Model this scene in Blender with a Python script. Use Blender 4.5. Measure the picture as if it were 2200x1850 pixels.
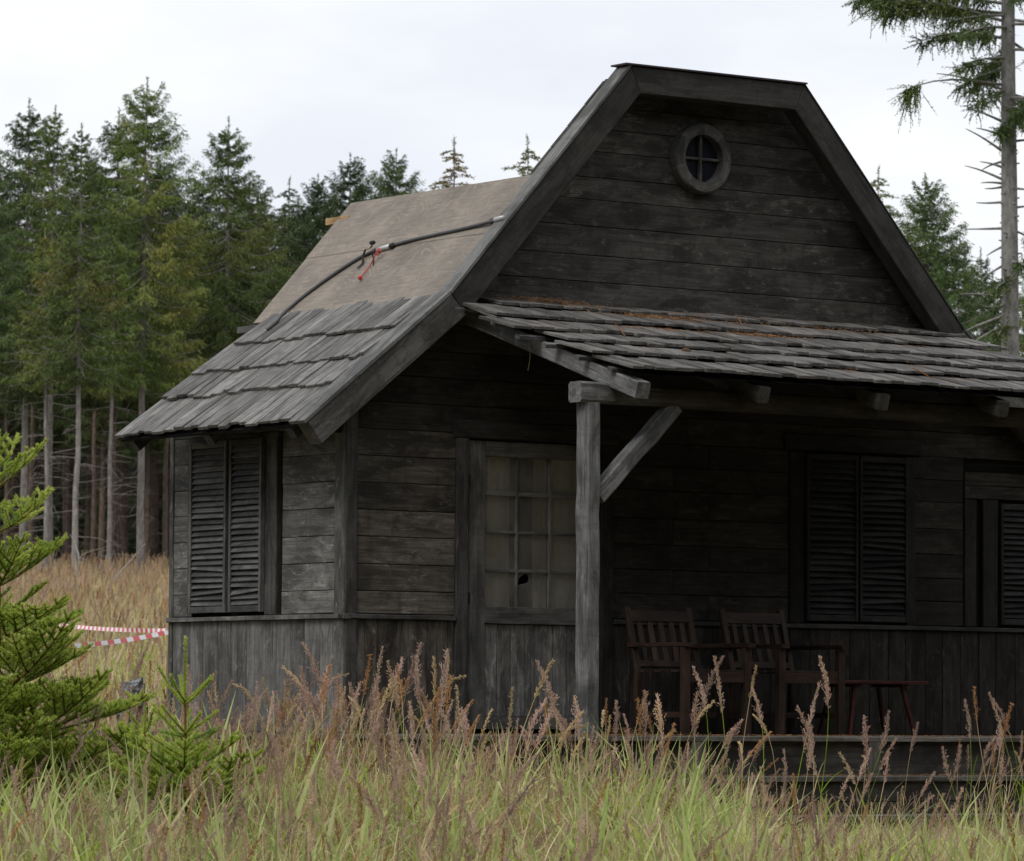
import bpy, bmesh, math, random
import numpy as np
from mathutils import Matrix, Vector

# ------------------------------------------------------------------ camera, sky, sun, exposure
for o in list(bpy.data.objects):
    bpy.data.objects.remove(o, do_unlink=True)
scene = bpy.context.scene
COL = scene.collection
F_PX, YAW, PIT, ROL = 9809.36, math.radians(35.849), math.radians(3.5676), math.radians(.3616)
CAM = np.array([-17.528, -26.22, .13])
fw = np.array([math.sin(YAW)*math.cos(PIT), math.cos(YAW)*math.cos(PIT), math.sin(PIT)])
r0 = np.array([math.cos(YAW), -math.sin(YAW), 0.])
u0 = np.cross(r0, fw)
rt = math.cos(ROL)*r0 + math.sin(ROL)*u0
up = -math.sin(ROL)*r0 + math.cos(ROL)*u0
cam = bpy.data.cameras.new('camera')
cam.sensor_fit = 'HORIZONTAL'; cam.sensor_width = 36.0
cam.lens = F_PX/2200*36
cam.clip_start = .1; cam.clip_end = 3000
cam.dof.use_dof = True; cam.dof.focus_distance = 31.2; cam.dof.aperture_fstop = 11.0
camo = bpy.data.objects.new('camera', cam); COL.objects.link(camo)
camo.matrix_world = Matrix(((rt[0], up[0], -fw[0], CAM[0]), (rt[1], up[1], -fw[1], CAM[1]),
                            (rt[2], up[2], -fw[2], CAM[2]), (0, 0, 0, 1)))
scene.camera = camo
VDIR = np.array([math.sin(YAW), math.cos(YAW)])      # horizontal view direction
RDIR = np.array([math.cos(YAW), -math.sin(YAW)])

SUN_EL, SUN_AZ = math.radians(52), math.radians(250)  # azimuth measured from +y towards +x
world = bpy.data.worlds.new('World'); scene.world = world; world.use_nodes = True
wn = world.node_tree; wn.nodes.clear()
def N(nt, t, **k):
    n = nt.nodes.new(t)
    for a, b in k.items(): setattr(n, a, b)
    return n
def LK(nt, a, b): nt.links.new(a, b)
sky = N(wn, 'ShaderNodeTexSky', sky_type='NISHITA', sun_disc=False, sun_elevation=SUN_EL, sun_rotation=SUN_AZ)
skys = N(wn, 'ShaderNodeVectorMath', operation='SCALE'); skys.inputs['Scale'].default_value = .12
LK(wn, sky.outputs[0], skys.inputs[0])
tcw = N(wn, 'ShaderNodeTexCoord')
mpw = N(wn, 'ShaderNodeMapping'); mpw.inputs['Scale'].default_value = (5, 5, 13)
LK(wn, tcw.outputs['Generated'], mpw.inputs[0])
nzw = N(wn, 'ShaderNodeTexNoise'); nzw.inputs['Scale'].default_value = 1.5; nzw.inputs['Detail'].default_value = 5
nzw.inputs['Roughness'].default_value = .55
LK(wn, mpw.outputs[0], nzw.inputs['Vector'])
crw = N(wn, 'ShaderNodeValToRGB')
crw.color_ramp.elements[0].position = .36; crw.color_ramp.elements[0].color = (.715, .74, .80, 1)
crw.color_ramp.elements[1].position = .62; crw.color_ramp.elements[1].color = (.855, .865, .885, 1)
LK(wn, nzw.outputs['Fac'], crw.inputs[0])
mxw = N(wn, 'ShaderNodeMix', data_type='RGBA'); mxw.inputs['Factor'].default_value = .93
LK(wn, skys.outputs[0], mxw.inputs['A']); LK(wn, crw.outputs[0], mxw.inputs['B'])
bgw = N(wn, 'ShaderNodeBackground'); bgw.inputs['Strength'].default_value = 1.0
LK(wn, mxw.outputs['Result'], bgw.inputs[0])
ouw = N(wn, 'ShaderNodeOutputWorld'); LK(wn, bgw.outputs[0], ouw.inputs[0])

sun = bpy.data.lights.new('sun', 'SUN'); sun.energy = 1.5; sun.angle = math.radians(28); sun.color = (1, .97, .92)
suno = bpy.data.objects.new('sun', sun); COL.objects.link(suno)
sd = Vector((math.sin(SUN_AZ)*math.cos(SUN_EL), math.cos(SUN_AZ)*math.cos(SUN_EL), math.sin(SUN_EL)))
suno.rotation_euler = sd.to_track_quat('Z', 'Y').to_euler()
suno.location = (0, 0, 40)

vs = scene.view_settings
vs.view_transform = 'Standard'; vs.look = 'None'; vs.exposure = 0.28; vs.gamma = 1; vs.use_curve_mapping = False
scene.render.engine = 'CYCLES'
scene.cycles.max_bounces = 4; scene.cycles.diffuse_bounces = 2; scene.cycles.glossy_bounces = 2
scene.cycles.transmission_bounces = 3; scene.cycles.transparent_max_bounces = 6

# ------------------------------------------------------------------ helpers
rng = random.Random(7)
WM = {}
def ray(px, py):
    return rt*((px-1100)/F_PX) - up*((py-925)/F_PX) + fw
def on_plane(px, py, A, n):
    d = ray(px, py); A = np.array(A, float); n = np.array(n, float)
    return CAM + d*(n@(A-CAM)/(n@d))
def link(name, me, parent=None, M=None, mat=None, label=None, cat=None, group=None, kind=None):
    o = bpy.data.objects.new(name, me); COL.objects.link(o)
    M = M or Matrix.Identity(4); WM[o] = M
    o.matrix_basis = M
    if parent is not None:
        o.parent = parent; o.matrix_parent_inverse = WM[parent].inverted()
    if mat is not None and me is not None and not me.materials: me.materials.append(mat)
    if label: o['label'] = label
    if cat: o['category'] = cat
    if group: o['group'] = group
    if kind: o['kind'] = kind
    return o
def empty(name, loc, label, cat, group=None, rz=0):
    return link(name, None, None, Matrix.Translation(loc) @ Matrix.Rotation(rz, 4, 'Z'), None, label, cat, group)
def mesh(name, v, f, smooth=False):
    m = bpy.data.meshes.new(name); m.from_pydata([tuple(map(float, p)) for p in v], [], f); m.update()
    if smooth: m.polygons.foreach_set('use_smooth', [True]*len(m.polygons))
    return m
def frame(o, ex, ey):
    ex = Vector(ex).normalized(); ez = ex.cross(Vector(ey)).normalized(); ey = ez.cross(ex)
    return Matrix(((ex.x, ey.x, ez.x, o[0]), (ex.y, ey.y, ez.y, o[1]), (ex.z, ey.z, ez.z, o[2]), (0, 0, 0, 1)))
def inset(poly, d):
    n = len(poly); out = []
    for i in range(n):
        p0, p1, p2 = [np.array(poly[j % n], float) for j in (i-1, i, i+1)]
        a = p1-p0; b = p2-p1; a /= np.linalg.norm(a)+1e-12; b /= np.linalg.norm(b)+1e-12
        na = np.array([-a[1], a[0]]); nb = np.array([-b[1], b[0]])
        k = na+nb; q = k@na
        out.append(p1 + k*(d/max(q, .35)))
    return out
def prism_mesh(poly, T, ch=.003):
    n = len(poly); ins = inset(poly, ch)
    v = [(p[0], p[1], 0) for p in poly] + [(p[0], p[1], T-ch) for p in poly] + [(p[0], p[1], T) for p in ins]
    f = [tuple(range(n-1, -1, -1)), tuple(range(2*n, 3*n))]
    for i in range(n):
        j = (i+1) % n
        f += [(i, j, n+j, n+i), (n+i, n+j, 2*n+j, 2*n+i)]
    return mesh('piece', v, f)
def rough_rect(L, W, n=3, jit=.002, end=.0):
    p = []
    for i in range(n+1): p.append((L*i/n + (rng.uniform(-end, end) if i in (0, n) else 0), rng.uniform(-jit, jit)))
    for i in range(n, -1, -1): p.append((L*i/n + (rng.uniform(-end, end) if i in (0, n) else 0), W+rng.uniform(-jit, jit)))
    return p
def board(name, parent, org, ex, ey, L, W, T, mat, n=3, jit=.002, ch=.003, end=.0, poly=None):
    me = prism_mesh(poly or rough_rect(L, W, n, jit, end), T, ch)
    return link(name, me, parent, frame(org, ex, ey), mat)
def beam(name, parent, p0, p1, w, h, mat, upv=(0, 0, 1), bev=.008, n=1, jit=0.0):
    """squared timber from p0 to p1 (centre line), w across, h along upv"""
    p0 = Vector(p0); p1 = Vector(p1); L = (p1-p0).length
    ex = (p1-p0).normalized(); ez = Vector(upv); ey = ez.cross(ex).normalized()
    bm = bmesh.new(); rings = []
    for i in range(n+1):
        x = L*i/n
        prof = [(-w/2+bev, -h/2), (w/2-bev, -h/2), (w/2, -h/2+bev), (w/2, h/2-bev), (w/2-bev, h/2), (-w/2+bev, h/2), (-w/2, h/2-bev), (-w/2, -h/2+bev)]
        jy, jz = rng.uniform(-jit, jit), rng.uniform(-jit, jit)
        rings.append([bm.verts.new((x, a+jy+rng.uniform(-jit, jit)*.6, b+jz+rng.uniform(-jit, jit)*.6)) for a, b in prof])
    for i in range(n):
        for k in range(8):
            bm.faces.new((rings[i][k], rings[i+1][k], rings[i+1][(k+1) % 8], rings[i][(k+1) % 8]))
    bm.faces.new(rings[0]); bm.faces.new(rings[-1][::-1])
    bmesh.ops.recalc_face_normals(bm, faces=bm.faces)
    me = bpy.data.meshes.new('timber'); bm.to_mesh(me); bm.free()
    return link(name, me, parent, frame(p0, ex, ey), mat)
def tube_geo(pts, rad, seg=6, v=None, f=None, cap=True):
    v = [] if v is None else v; f = [] if f is None else f
    P = [np.array(p, float) for p in pts]
    if not hasattr(rad, '__len__'): rad = [rad]*len(P)
    base = len(v); ref = np.array([0.3, .2, 1.])
    for i, p in enumerate(P):
        t = P[min(i+1, len(P)-1)]-P[max(i-1, 0)]; t /= np.linalg.norm(t)+1e-12
        a = np.cross(t, ref); 
        if np.linalg.norm(a) < .1: a = np.cross(t, [1., 0, 0])
        a /= np.linalg.norm(a); b = np.cross(t, a)
        for k in range(seg):
            w = 2*math.pi*k/seg
            v.append(tuple(p+rad[i]*(math.cos(w)*a+math.sin(w)*b)))
    for i in range(len(P)-1):
        for k in range(seg):
            k2 = (k+1) % seg
            f.append((base+i*seg+k, base+i*seg+k2, base+(i+1)*seg+k2, base+(i+1)*seg+k))
    if cap:
        f.append(tuple(base+k for k in range(seg))[::-1]); f.append(tuple(base+(len(P)-1)*seg+k for k in range(seg)))
    return v, f
def tube(name, parent, pts, rad, mat, seg=8, **k):
    v, f = tube_geo(pts, rad, seg)
    return link(name, mesh('tube', v, f, True), parent, None, mat, **k)
def spline(ctrl, n=8):
    P = [np.array(p, float) for p in ctrl]; out = []
    for i in range(len(P)-1):
        a, b, c, d = P[max(i-1, 0)], P[i], P[i+1], P[min(i+2, len(P)-1)]
        for k in range(n):
            t = k/n
            out.append(.5*((2*b)+(c-a)*t+(2*a-5*b+4*c-d)*t*t+(3*b-a-3*c+d)*t**3))
    out.append(P[-1]); return out

# ------------------------------------------------------------------ materials
def mat_base(name):
    m = bpy.data.materials.new(name); m.use_nodes = True; nt = m.node_tree
    return m, nt, nt.nodes['Principled BSDF']
def mixc(nt, fac, a, b, bt='MIX'):
    n = N(nt, 'ShaderNodeMix', data_type='RGBA', blend_type=bt)
    for s, val in (('Factor', fac), ('A', a), ('B', b)):
        if hasattr(val, 'links'): LK(nt, val, n.inputs[s])
        else: n.inputs[s].default_value = val if s == 'Factor' else (*val, 1)
    return n.outputs['Result']
def math_n(nt, op, a, b=None):
    n = N(nt, 'ShaderNodeMath', operation=op)
    for i, val in enumerate((a, b)):
        if val is None: continue
        if hasattr(val, 'links'): LK(nt, val, n.inputs[i])
        else: n.inputs[i].default_value = val
    return n.outputs[0]
def ramp(nt, fac, p0, p1, c0=(0, 0, 0), c1=(1, 1, 1)):
    r = N(nt, 'ShaderNodeValToRGB'); e = r.color_ramp.elements
    e[0].position = p0; e[0].color = (*c0, 1); e[1].position = p1; e[1].color = (*c1, 1)
    LK(nt, fac, r.inputs[0]); return r.outputs[0]
def noise4(nt, vec, w, scale, detail=4, rough=.6, dist=0.):
    """noise whose pattern is shifted by w, so that every piece gets its own"""
    n = N(nt, 'ShaderNodeTexNoise', noise_dimensions='3D')
    n.inputs['Scale'].default_value = scale; n.inputs['Detail'].default_value = detail
    n.inputs['Roughness'].default_value = rough; n.inputs['Distortion'].default_value = dist
    if w is not None:
        c = N(nt, 'ShaderNodeCombineXYZ')
        for k in range(3): LK(nt, w, c.inputs[k])
        ml = N(nt, 'ShaderNodeVectorMath', operation='MULTIPLY_ADD'); ml.inputs[1].default_value = (1.7, 2.3, 3.1)
        LK(nt, c.outputs[0], ml.inputs[0]); LK(nt, vec, ml.inputs[2]); vec = ml.outputs[0]
    LK(nt, vec, n.inputs['Vector'])
    return n.outputs['Fac']
def wood(name, dark, light, stain=None, stain_amt=.5, green=0., vary=.35, rough=.82, bump=.35, worn=.0, spec=.25):
    """weathered timber: grain along local X, blotches, pale scuffs, dark stains, per-piece shade"""
    m, nt, b = mat_base(name)
    tc = N(nt, 'ShaderNodeTexCoord').outputs['Object']
    oi = N(nt, 'ShaderNodeObjectInfo').outputs['Random']
    w = math_n(nt, 'MULTIPLY', oi, 37.0)
    mp = N(nt, 'ShaderNodeMapping'); mp.inputs['Scale'].default_value = (1.6, 34, 34); LK(nt, tc, mp.inputs[0])
    grain = noise4(nt, mp.outputs[0], w, 1.6, 5, .65, .6)
    mp2 = N(nt, 'ShaderNodeMapping'); mp2.inputs['Scale'].default_value = (2.2, 6, 6); LK(nt, tc, mp2.inputs[0])
    blot = noise4(nt, mp2.outputs[0], w, .85, 6, .68, .9)
    mp3 = N(nt, 'ShaderNodeMapping'); mp3.inputs['Scale'].default_value = (9, 60, 60); LK(nt, tc, mp3.inputs[0])
    fine = noise4(nt, mp3.outputs[0], w, 2.0, 3, .7)
    c = mixc(nt, ramp(nt, grain, .28, .74), tuple(x*.8 for x in dark), tuple(x*1.12 for x in light))
    c = mixc(nt, math_n(nt, 'MULTIPLY', ramp(nt, blot, .44, .60), .85), c, tuple(x*.5 for x in dark))
    spk = ramp(nt, noise4(nt, tc, math_n(nt, 'ADD', w, 17.0), 38, 3, .75), .60, .70)
    c = mixc(nt, math_n(nt, 'MULTIPLY', spk, .55), c, tuple(x*.35 for x in dark))
    st = stain or tuple(x*.35 for x in dark)
    mp4 = N(nt, 'ShaderNodeMapping'); mp4.inputs['Scale'].default_value = (3.2, 4.5, 4.5); LK(nt, tc, mp4.inputs[0])
    stn = ramp(nt, noise4(nt, mp4.outputs[0], math_n(nt, 'ADD', w, 11.0), 1.2, 6, .68, .3), .55, .72)
    c = mixc(nt, math_n(nt, 'MULTIPLY', stn, stain_amt), c, st)
    if worn:
        sc = math_n(nt, 'MULTIPLY', ramp(nt, noise4(nt, mp2.outputs[0], math_n(nt, 'ADD', w, 23.0), 2.3, 7, .72, 1.2), .54, .68), ramp(nt, fine, .40, .62))
        c = mixc(nt, math_n(nt, 'MULTIPLY', sc, worn), c, tuple(min(1, x*2.2+.015) for x in light))
    mp5 = N(nt, 'ShaderNodeMapping'); mp5.inputs['Scale'].default_value = (11, 1.3, 1.3); LK(nt, tc, mp5.inputs[0])
    stk = ramp(nt, noise4(nt, mp5.outputs[0], math_n(nt, 'ADD', w, 3.0), 1.0, 4, .7), .52, .72)
    c = mixc(nt, math_n(nt, 'MULTIPLY', stk, .45), c, tuple(x*.5 for x in dark))
    mp6 = N(nt, 'ShaderNodeMapping'); mp6.inputs['Scale'].default_value = (2.3, 5.5, .01); LK(nt, tc, mp6.inputs[0])
    vo = N(nt, 'ShaderNodeTexVoronoi'); vo.inputs['Scale'].default_value = 1.0
    cw = N(nt, 'ShaderNodeCombineXYZ'); LK(nt, w, cw.inputs[0]); LK(nt, w, cw.inputs[1])
    av = N(nt, 'ShaderNodeVectorMath', operation='ADD'); LK(nt, mp6.outputs[0], av.inputs[0]); LK(nt, cw.outputs[0], av.inputs[1]); LK(nt, av.outputs[0], vo.inputs['Vector'])
    kn = ramp(nt, vo.outputs['Distance'], .05, .13, (1, 1, 1), (0, 0, 0))
    c = mixc(nt, math_n(nt, 'MULTIPLY', kn, .6), c, tuple(x*.4 for x in dark))
    mp7 = N(nt, 'ShaderNodeMapping'); mp7.inputs['Scale'].default_value = (1.1, 70, 70); LK(nt, tc, mp7.inputs[0])
    spl = ramp(nt, noise4(nt, mp7.outputs[0], math_n(nt, 'ADD', w, 9.0), 1.0, 2, .5), .66, .71)
    c = mixc(nt, math_n(nt, 'MULTIPLY', spl, .8), c, tuple(x*.25 for x in dark))
    if green:
        gr = ramp(nt, noise4(nt, mp4.outputs[0], math_n(nt, 'ADD', w, 5.0), .9, 5, .7), .56, .75)
        c = mixc(nt, math_n(nt, 'MULTIPLY', gr, green), c, (.045, .05, .025))
    sh = N(nt, 'ShaderNodeMapRange'); sh.inputs['To Min'].default_value = 1-vary; sh.inputs['To Max'].default_value = 1+vary
    LK(nt, oi, sh.inputs['Value'])
    vsn = N(nt, 'ShaderNodeVectorMath', operation='SCALE'); LK(nt, c, vsn.inputs[0]); LK(nt, sh.outputs[0], vsn.inputs['Scale'])
    LK(nt, vsn.outputs[0], b.inputs['Base Color'])
    b.inputs['Roughness'].default_value = rough; b.inputs['Specular IOR Level'].default_value = spec
    bp = N(nt, 'ShaderNodeBump'); bp.inputs['Strength'].default_value = bump; bp.inputs['Distance'].default_value = .006
    LK(nt, mixc(nt, .4, grain, fine), bp.inputs['Height']); LK(nt, bp.outputs[0], b.inputs['Normal'])
    return m
def bleach_end_shade_inner(m, inner, x0, x1):
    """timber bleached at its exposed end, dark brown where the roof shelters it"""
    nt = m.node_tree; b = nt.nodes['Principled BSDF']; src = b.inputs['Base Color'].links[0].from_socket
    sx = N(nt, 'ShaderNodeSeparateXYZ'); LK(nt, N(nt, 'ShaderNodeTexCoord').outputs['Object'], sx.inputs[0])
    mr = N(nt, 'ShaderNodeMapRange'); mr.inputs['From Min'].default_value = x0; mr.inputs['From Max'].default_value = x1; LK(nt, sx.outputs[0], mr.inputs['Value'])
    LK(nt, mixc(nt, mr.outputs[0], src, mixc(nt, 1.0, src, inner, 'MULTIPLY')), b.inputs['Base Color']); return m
def plain(name, col, rough=.7, spec=.3, metal=0., var=.25, scale=6., bump=0.):
    m, nt, b = mat_base(name)
    tc = N(nt, 'ShaderNodeTexCoord').outputs['Object']
    nz = noise4(nt, tc, None, scale, 5, .65)
    c = mixc(nt, ramp(nt, nz, .3, .7), tuple(x*(1-var) for x in col), tuple(min(1, x*(1+var)) for x in col))
    LK(nt, c, b.inputs['Base Color'])
    b.inputs['Roughness'].default_value = rough; b.inputs['Specular IOR Level'].default_value = spec; b.inputs['Metallic'].default_value = metal
    if bump:
        bp = N(nt, 'ShaderNodeBump'); bp.inputs['Strength'].default_value = bump; bp.inputs['Distance'].default_value = .02
        LK(nt, nz, bp.inputs['Height']); LK(nt, bp.outputs[0], b.inputs['Normal'])
    return m
M_SIDE = wood('wall_timber', (.062, .053, .045), (.140, .123, .105), stain_amt=.8, green=.35, vary=.32, worn=.75)
M_PORCH = wood('shade_darkened_porch_timber', (.022, .019, .016), (.050, .044, .037), stain_amt=.8, green=.2, vary=.3, worn=.6)  # wall timber made darker; the porch shade is in the colour
M_SHUTD = wood('shade_darkened_shutter_timber', (.022, .022, .022), (.042, .041, .040), stain_amt=.5, vary=.35, worn=.3)  # front shutters: shade under the porch mixed into the timber colour
M_GABLE = wood('gable_timber', (.038, .035, .031), (.082, .076, .068), stain_amt=.75, green=.15, vary=.22, worn=.8)
M_LEFT = wood('grey_wall_timber', (.100, .098, .092), (.200, .196, .184), stain_amt=.7, green=.3, vary=.2, worn=.7)
M_WAINS = wood('grey_wainscot_timber', (.098, .094, .090), (.185, .180, .172), stain_amt=.6, green=.1, vary=.18, worn=.5)
M_TRIM = wood('trim_timber', (.050, .048, .046), (.100, .097, .091), stain_amt=.6, green=.15, vary=.15, worn=.4)
M_TRIMD = wood('shade_darkened_trim_timber', (.018, .017, .0155), (.038, .035, .032), stain_amt=.6, vary=.15, worn=.4)  # darker trim copy whose colour carries the porch shade
M_RAKE = wood('rake_timber', (.036, .034, .031), (.058, .055, .050), stain_amt=.6, green=.2, vary=.1, worn=.3)
M_RAKE2 = wood('pitted_rake_timber', (.080, .076, .069), (.145, .138, .127), stain=(.012, .012, .011), stain_amt=.9, green=.4, vary=.08, worn=.5)
M_CAP = wood('verge_cap_timber', (.12, .12, .118), (.19, .188, .18), stain_amt=.45, vary=.1, worn=.2)
M_SHINGLE = wood('shingle_timber', (.130, .125, .118), (.238, .230, .218), stain=(.05, .038, .03), stain_amt=.45, vary=.22, rough=.75, worn=.25)
M_PSHINGLE = wood('porch_shingle_timber', (.094, .089, .083), (.192, .182, .170), stain=(.05, .033, .022), stain_amt=.75, vary=.28, rough=.75, worn=.3)
M_POST = wood('hewn_timber', (.105, .104, .104), (.220, .217, .215), stain_amt=.5, vary=.08, bump=.7, worn=.4)
M_BEAM = bleach_end_shade_inner(wood('shade_graded_beam_timber', (.105, .104, .104), (.220, .217, .215), stain_amt=.5, vary=.02, bump=.7, worn=.4), (.30, .25, .20), .15, .75)  # weathered grey end; further in, the roof's shade is painted into the colour
M_SHUT = wood('shutter_timber', (.074, .074, .074), (.135, .134, .131), stain_amt=.5, vary=.3, worn=.2)
M_DOOR = wood('door_timber', (.085, .084, .079), (.150, .148, .139), stain_amt=.5, vary=.12, worn=.25)
M_MUNTIN = wood('muntin_timber', (.105, .104, .098), (.185, .183, .173), stain_amt=.4, vary=.1, worn=.3)
M_DECK = wood('deck_timber', (.090, .082, .071), (.175, .162, .143), stain=(.06, .036, .022), stain_amt=.5, vary=.2, worn=.15)
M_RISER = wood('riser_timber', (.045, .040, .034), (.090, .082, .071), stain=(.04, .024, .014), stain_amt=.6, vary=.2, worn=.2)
M_CHAIR = wood('chair_timber', (.026, .015, .010), (.060, .034, .023), stain_amt=.4, vary=.2, rough=.6, worn=.3)
M_TABLE = wood('red_table_timber', (.068, .016, .011), (.105, .028, .02), stain_amt=.4, vary=.1, rough=.6)
M_NEWWOOD = wood('fresh_pine', (.52, .33, .16), (.66, .46, .25), stain_amt=.05, vary=.05)
M_DARK = plain('tar_paper', (.012, .012, .012), .9, .1)
M_CAPTOP = plain('ridge_felt', (.05, .035, .04), .6, .3)
M_HOSE = plain('black_rubber', (.075, .075, .078), .5, .4)
M_SILVER = plain('dull_metal', (.45, .45, .46), .45, .5, .3)
M_RED = plain('red_cord', (.45, .03, .02), .55, .4)
M_STRAP = plain('dark_strap', (.03, .022, .018), .8, .2)
M_IRON = plain('rusty_iron', (.035, .03, .028), .7, .3, .3)

def m_plywood():
    m, nt, b = mat_base('weathered_plywood')
    tc = N(nt, 'ShaderNodeTexCoord').outputs['Object']
    mp = N(nt, 'ShaderNodeMapping'); mp.inputs['Scale'].default_value = (3.2, 1.5, 3.2); LK(nt, tc, mp.inputs[0])
    nz = N(nt, 'ShaderNodeTexNoise'); nz.inputs['Scale'].default_value = 1.1; nz.inputs['Detail'].default_value = 2; nz.inputs['Distortion'].default_value = .9
    LK(nt, mp.outputs[0], nz.inputs['Vector'])
    rings = math_n(nt, 'SINE', math_n(nt, 'MULTIPLY', nz.outputs['Fac'], 95.0))
    mp2 = N(nt, 'ShaderNodeMapping'); mp2.inputs['Scale'].default_value = (70, 5, 70); LK(nt, tc, mp2.inputs[0])
    gr = noise4(nt, mp2.outputs[0], None, 1.0, 4, .7)
    big = noise4(nt, tc, None, 1.7, 5, .6, .3)
    mid = noise4(nt, tc, None, 6.0, 4, .7, .3)
    c = mixc(nt, ramp(nt, big, .32, .68), (.152, .134, .114), (.285, .248, .205))
    lines = math_n(nt, 'MULTIPLY', math_n(nt, 'MULTIPLY', ramp(nt, rings, .15, 1.0), ramp(nt, mid, .40, .58)), .45)
    c = mixc(nt, lines, c, (.35, .295, .24))
    c = mixc(nt, math_n(nt, 'MULTIPLY', ramp(nt, gr, .48, .7), .6), c, (.11, .10, .095))
    LK(nt, c, b.inputs['Base Color']); b.inputs['Roughness'].default_value = .8; b.inputs['Specular IOR Level'].default_value = .2
    return m
M_PLY = m_plywood()
def m_glass():
    m, nt, b = mat_base('old_pane_glass'); nt.nodes.remove(b)
    tr = N(nt, 'ShaderNodeBsdfTransparent'); tr.inputs[0].default_value = (.90, .90, .89, 1)
    gl = N(nt, 'ShaderNodeBsdfGlossy'); gl.inputs['Roughness'].default_value = .12; gl.inputs[0].default_value = (.8, .8, .8, 1)
    fr = N(nt, 'ShaderNodeFresnel'); fr.inputs[0].default_value = 1.45
    mx = N(nt, 'ShaderNodeMixShader'); LK(nt, fr.outputs[0], mx.inputs[0]); LK(nt, tr.outputs[0], mx.inputs[1]); LK(nt, gl.outputs[0], mx.inputs[2])
    df = N(nt, 'ShaderNodeBsdfDiffuse'); df.inputs[0].default_value = (.55, .52, .47, 1)
    tcg = N(nt, 'ShaderNodeTexCoord').outputs['Object']
    du = N(nt, 'ShaderNodeMapRange'); du.inputs['From Min'].default_value = .3; du.inputs['From Max'].default_value = .7; du.inputs['To Min'].default_value = .10; du.inputs['To Max'].default_value = .21
    LK(nt, noise4(nt, tcg, None, 7, 4, .6), du.inputs['Value'])
    mx2 = N(nt, 'ShaderNodeMixShader'); LK(nt, du.outputs[0], mx2.inputs[0]); LK(nt, mx.outputs[0], mx2.inputs[1]); LK(nt, df.outputs[0], mx2.inputs[2])
    LK(nt, mx2.outputs[0], nt.nodes['Material Output'].inputs[0]); return m
M_GLASS = m_glass()
M_DGLASS = plain('dark_attic_glass', (.012, .013, .02), .15, .5)
M_CURT = plain('yellowed_curtain', (.82, .74, .66), .9, .1, var=.15)

def leafy(name, c0, c1, c2, scale=.7, rough=.6, tr=.25, vary=.25):
    m, nt, b = mat_base(name)
    tc = N(nt, 'ShaderNodeTexCoord').outputs['Object']
    oi = N(nt, 'ShaderNodeObjectInfo').outputs['Random']
    nz = noise4(nt, tc, math_n(nt, 'MULTIPLY', oi, 19.0), scale, 4, .65)
    n2 = noise4(nt, tc, math_n(nt, 'MULTIPLY', oi, 7.0), scale*.45, 2, .5)
    c = mixc(nt, ramp(nt, nz, .32, .68), c0, c1)
    c = mixc(nt, math_n(nt, 'MULTIPLY', ramp(nt, n2, .52, .72), .8), c, c2)
    sh = N(nt, 'ShaderNodeMapRange'); sh.inputs['To Min'].default_value = 1-vary; sh.inputs['To Max'].default_value = 1+vary
    LK(nt, oi, sh.inputs['Value'])
    vsn = N(nt, 'ShaderNodeVectorMath', operation='SCALE'); LK(nt, c, vsn.inputs[0]); LK(nt, sh.outputs[0], vsn.inputs['Scale'])
    LK(nt, vsn.outputs[0], b.inputs['Base Color']); b.inputs['Roughness'].default_value = rough; b.inputs['Specular IOR Level'].default_value = .25
    if tr:
        t = N(nt, 'ShaderNodeBsdfTranslucent'); LK(nt, vsn.outputs[0], t.inputs[0])
        mx = N(nt, 'ShaderNodeMixShader'); mx.inputs[0].default_value = tr
        LK(nt, b.outputs[0], mx.inputs[1]); LK(nt, t.outputs[0], mx.inputs[2])
        LK(nt, mx.outputs[0], nt.nodes['Material Output'].inputs[0])
    return m
def m_bark(name, c0, c1, scale=9):
    m, nt, b = mat_base(name)
    tc = N(nt, 'ShaderNodeTexCoord').outputs['Object']
    mp = N(nt, 'ShaderNodeMapping'); mp.inputs['Scale'].default_value = (1, 1, .45); LK(nt, tc, mp.inputs[0])
    oi = N(nt, 'ShaderNodeObjectInfo').outputs['Random']; w = math_n(nt, 'MULTIPLY', oi, 31.0)
    nz = noise4(nt, mp.outputs[0], w, scale, 6, .75)
    n2 = noise4(nt, tc, w, 1.1, 3, .6)
    c = mixc(nt, ramp(nt, nz, .35, .68), c0, c1)
    c = mixc(nt, math_n(nt, 'MULTIPLY', ramp(nt, n2, .45, .7), .55), c, c0)
    LK(nt, c, b.inputs['Base Color']); b.inputs['Roughness'].default_value = .9; b.inputs['Specular IOR Level'].default_value = .1
    bp = N(nt, 'ShaderNodeBump'); bp.inputs['Strength'].default_value = .6; bp.inputs['Distance'].default_value = .03
    LK(nt, nz, bp.inputs['Height']); LK(nt, bp.outputs[0], b.inputs['Normal'])
    return m
M_BARK = m_bark('spruce_bark', (.15, .132, .12), (.36, .332, .308))
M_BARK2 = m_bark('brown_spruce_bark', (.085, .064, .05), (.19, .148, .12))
M_BARKPALE = m_bark('pale_spruce_bark', (.13, .125, .115), (.36, .35, .33), 11)
M_NEEDLE = leafy('spruce_foliage', (.046, .076, .015), (.150, .205, .044), (.205, .195, .044), tr=.0)
M_NEEDLE2 = leafy('dark_spruce_foliage', (.028, .054, .015), (.088, .132, .035), (.115, .135, .038), tr=.0)
M_NEEDLE3 = leafy('bronze_spruce_foliage', (.042, .068, .015), (.118, .158, .038), (.20, .165, .042), tr=.0)
M_NEEDLE4 = leafy('shaded_spruce_foliage', (.012, .022, .009), (.032, .048, .018), (.040, .042, .018), tr=.0)  # needle colour lowered to stand in for shade deep among the trees
M_THIN = leafy('thin_spruce_foliage', (.08, .09, .035), (.17, .17, .065), (.19, .14, .06), tr=.0)
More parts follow.
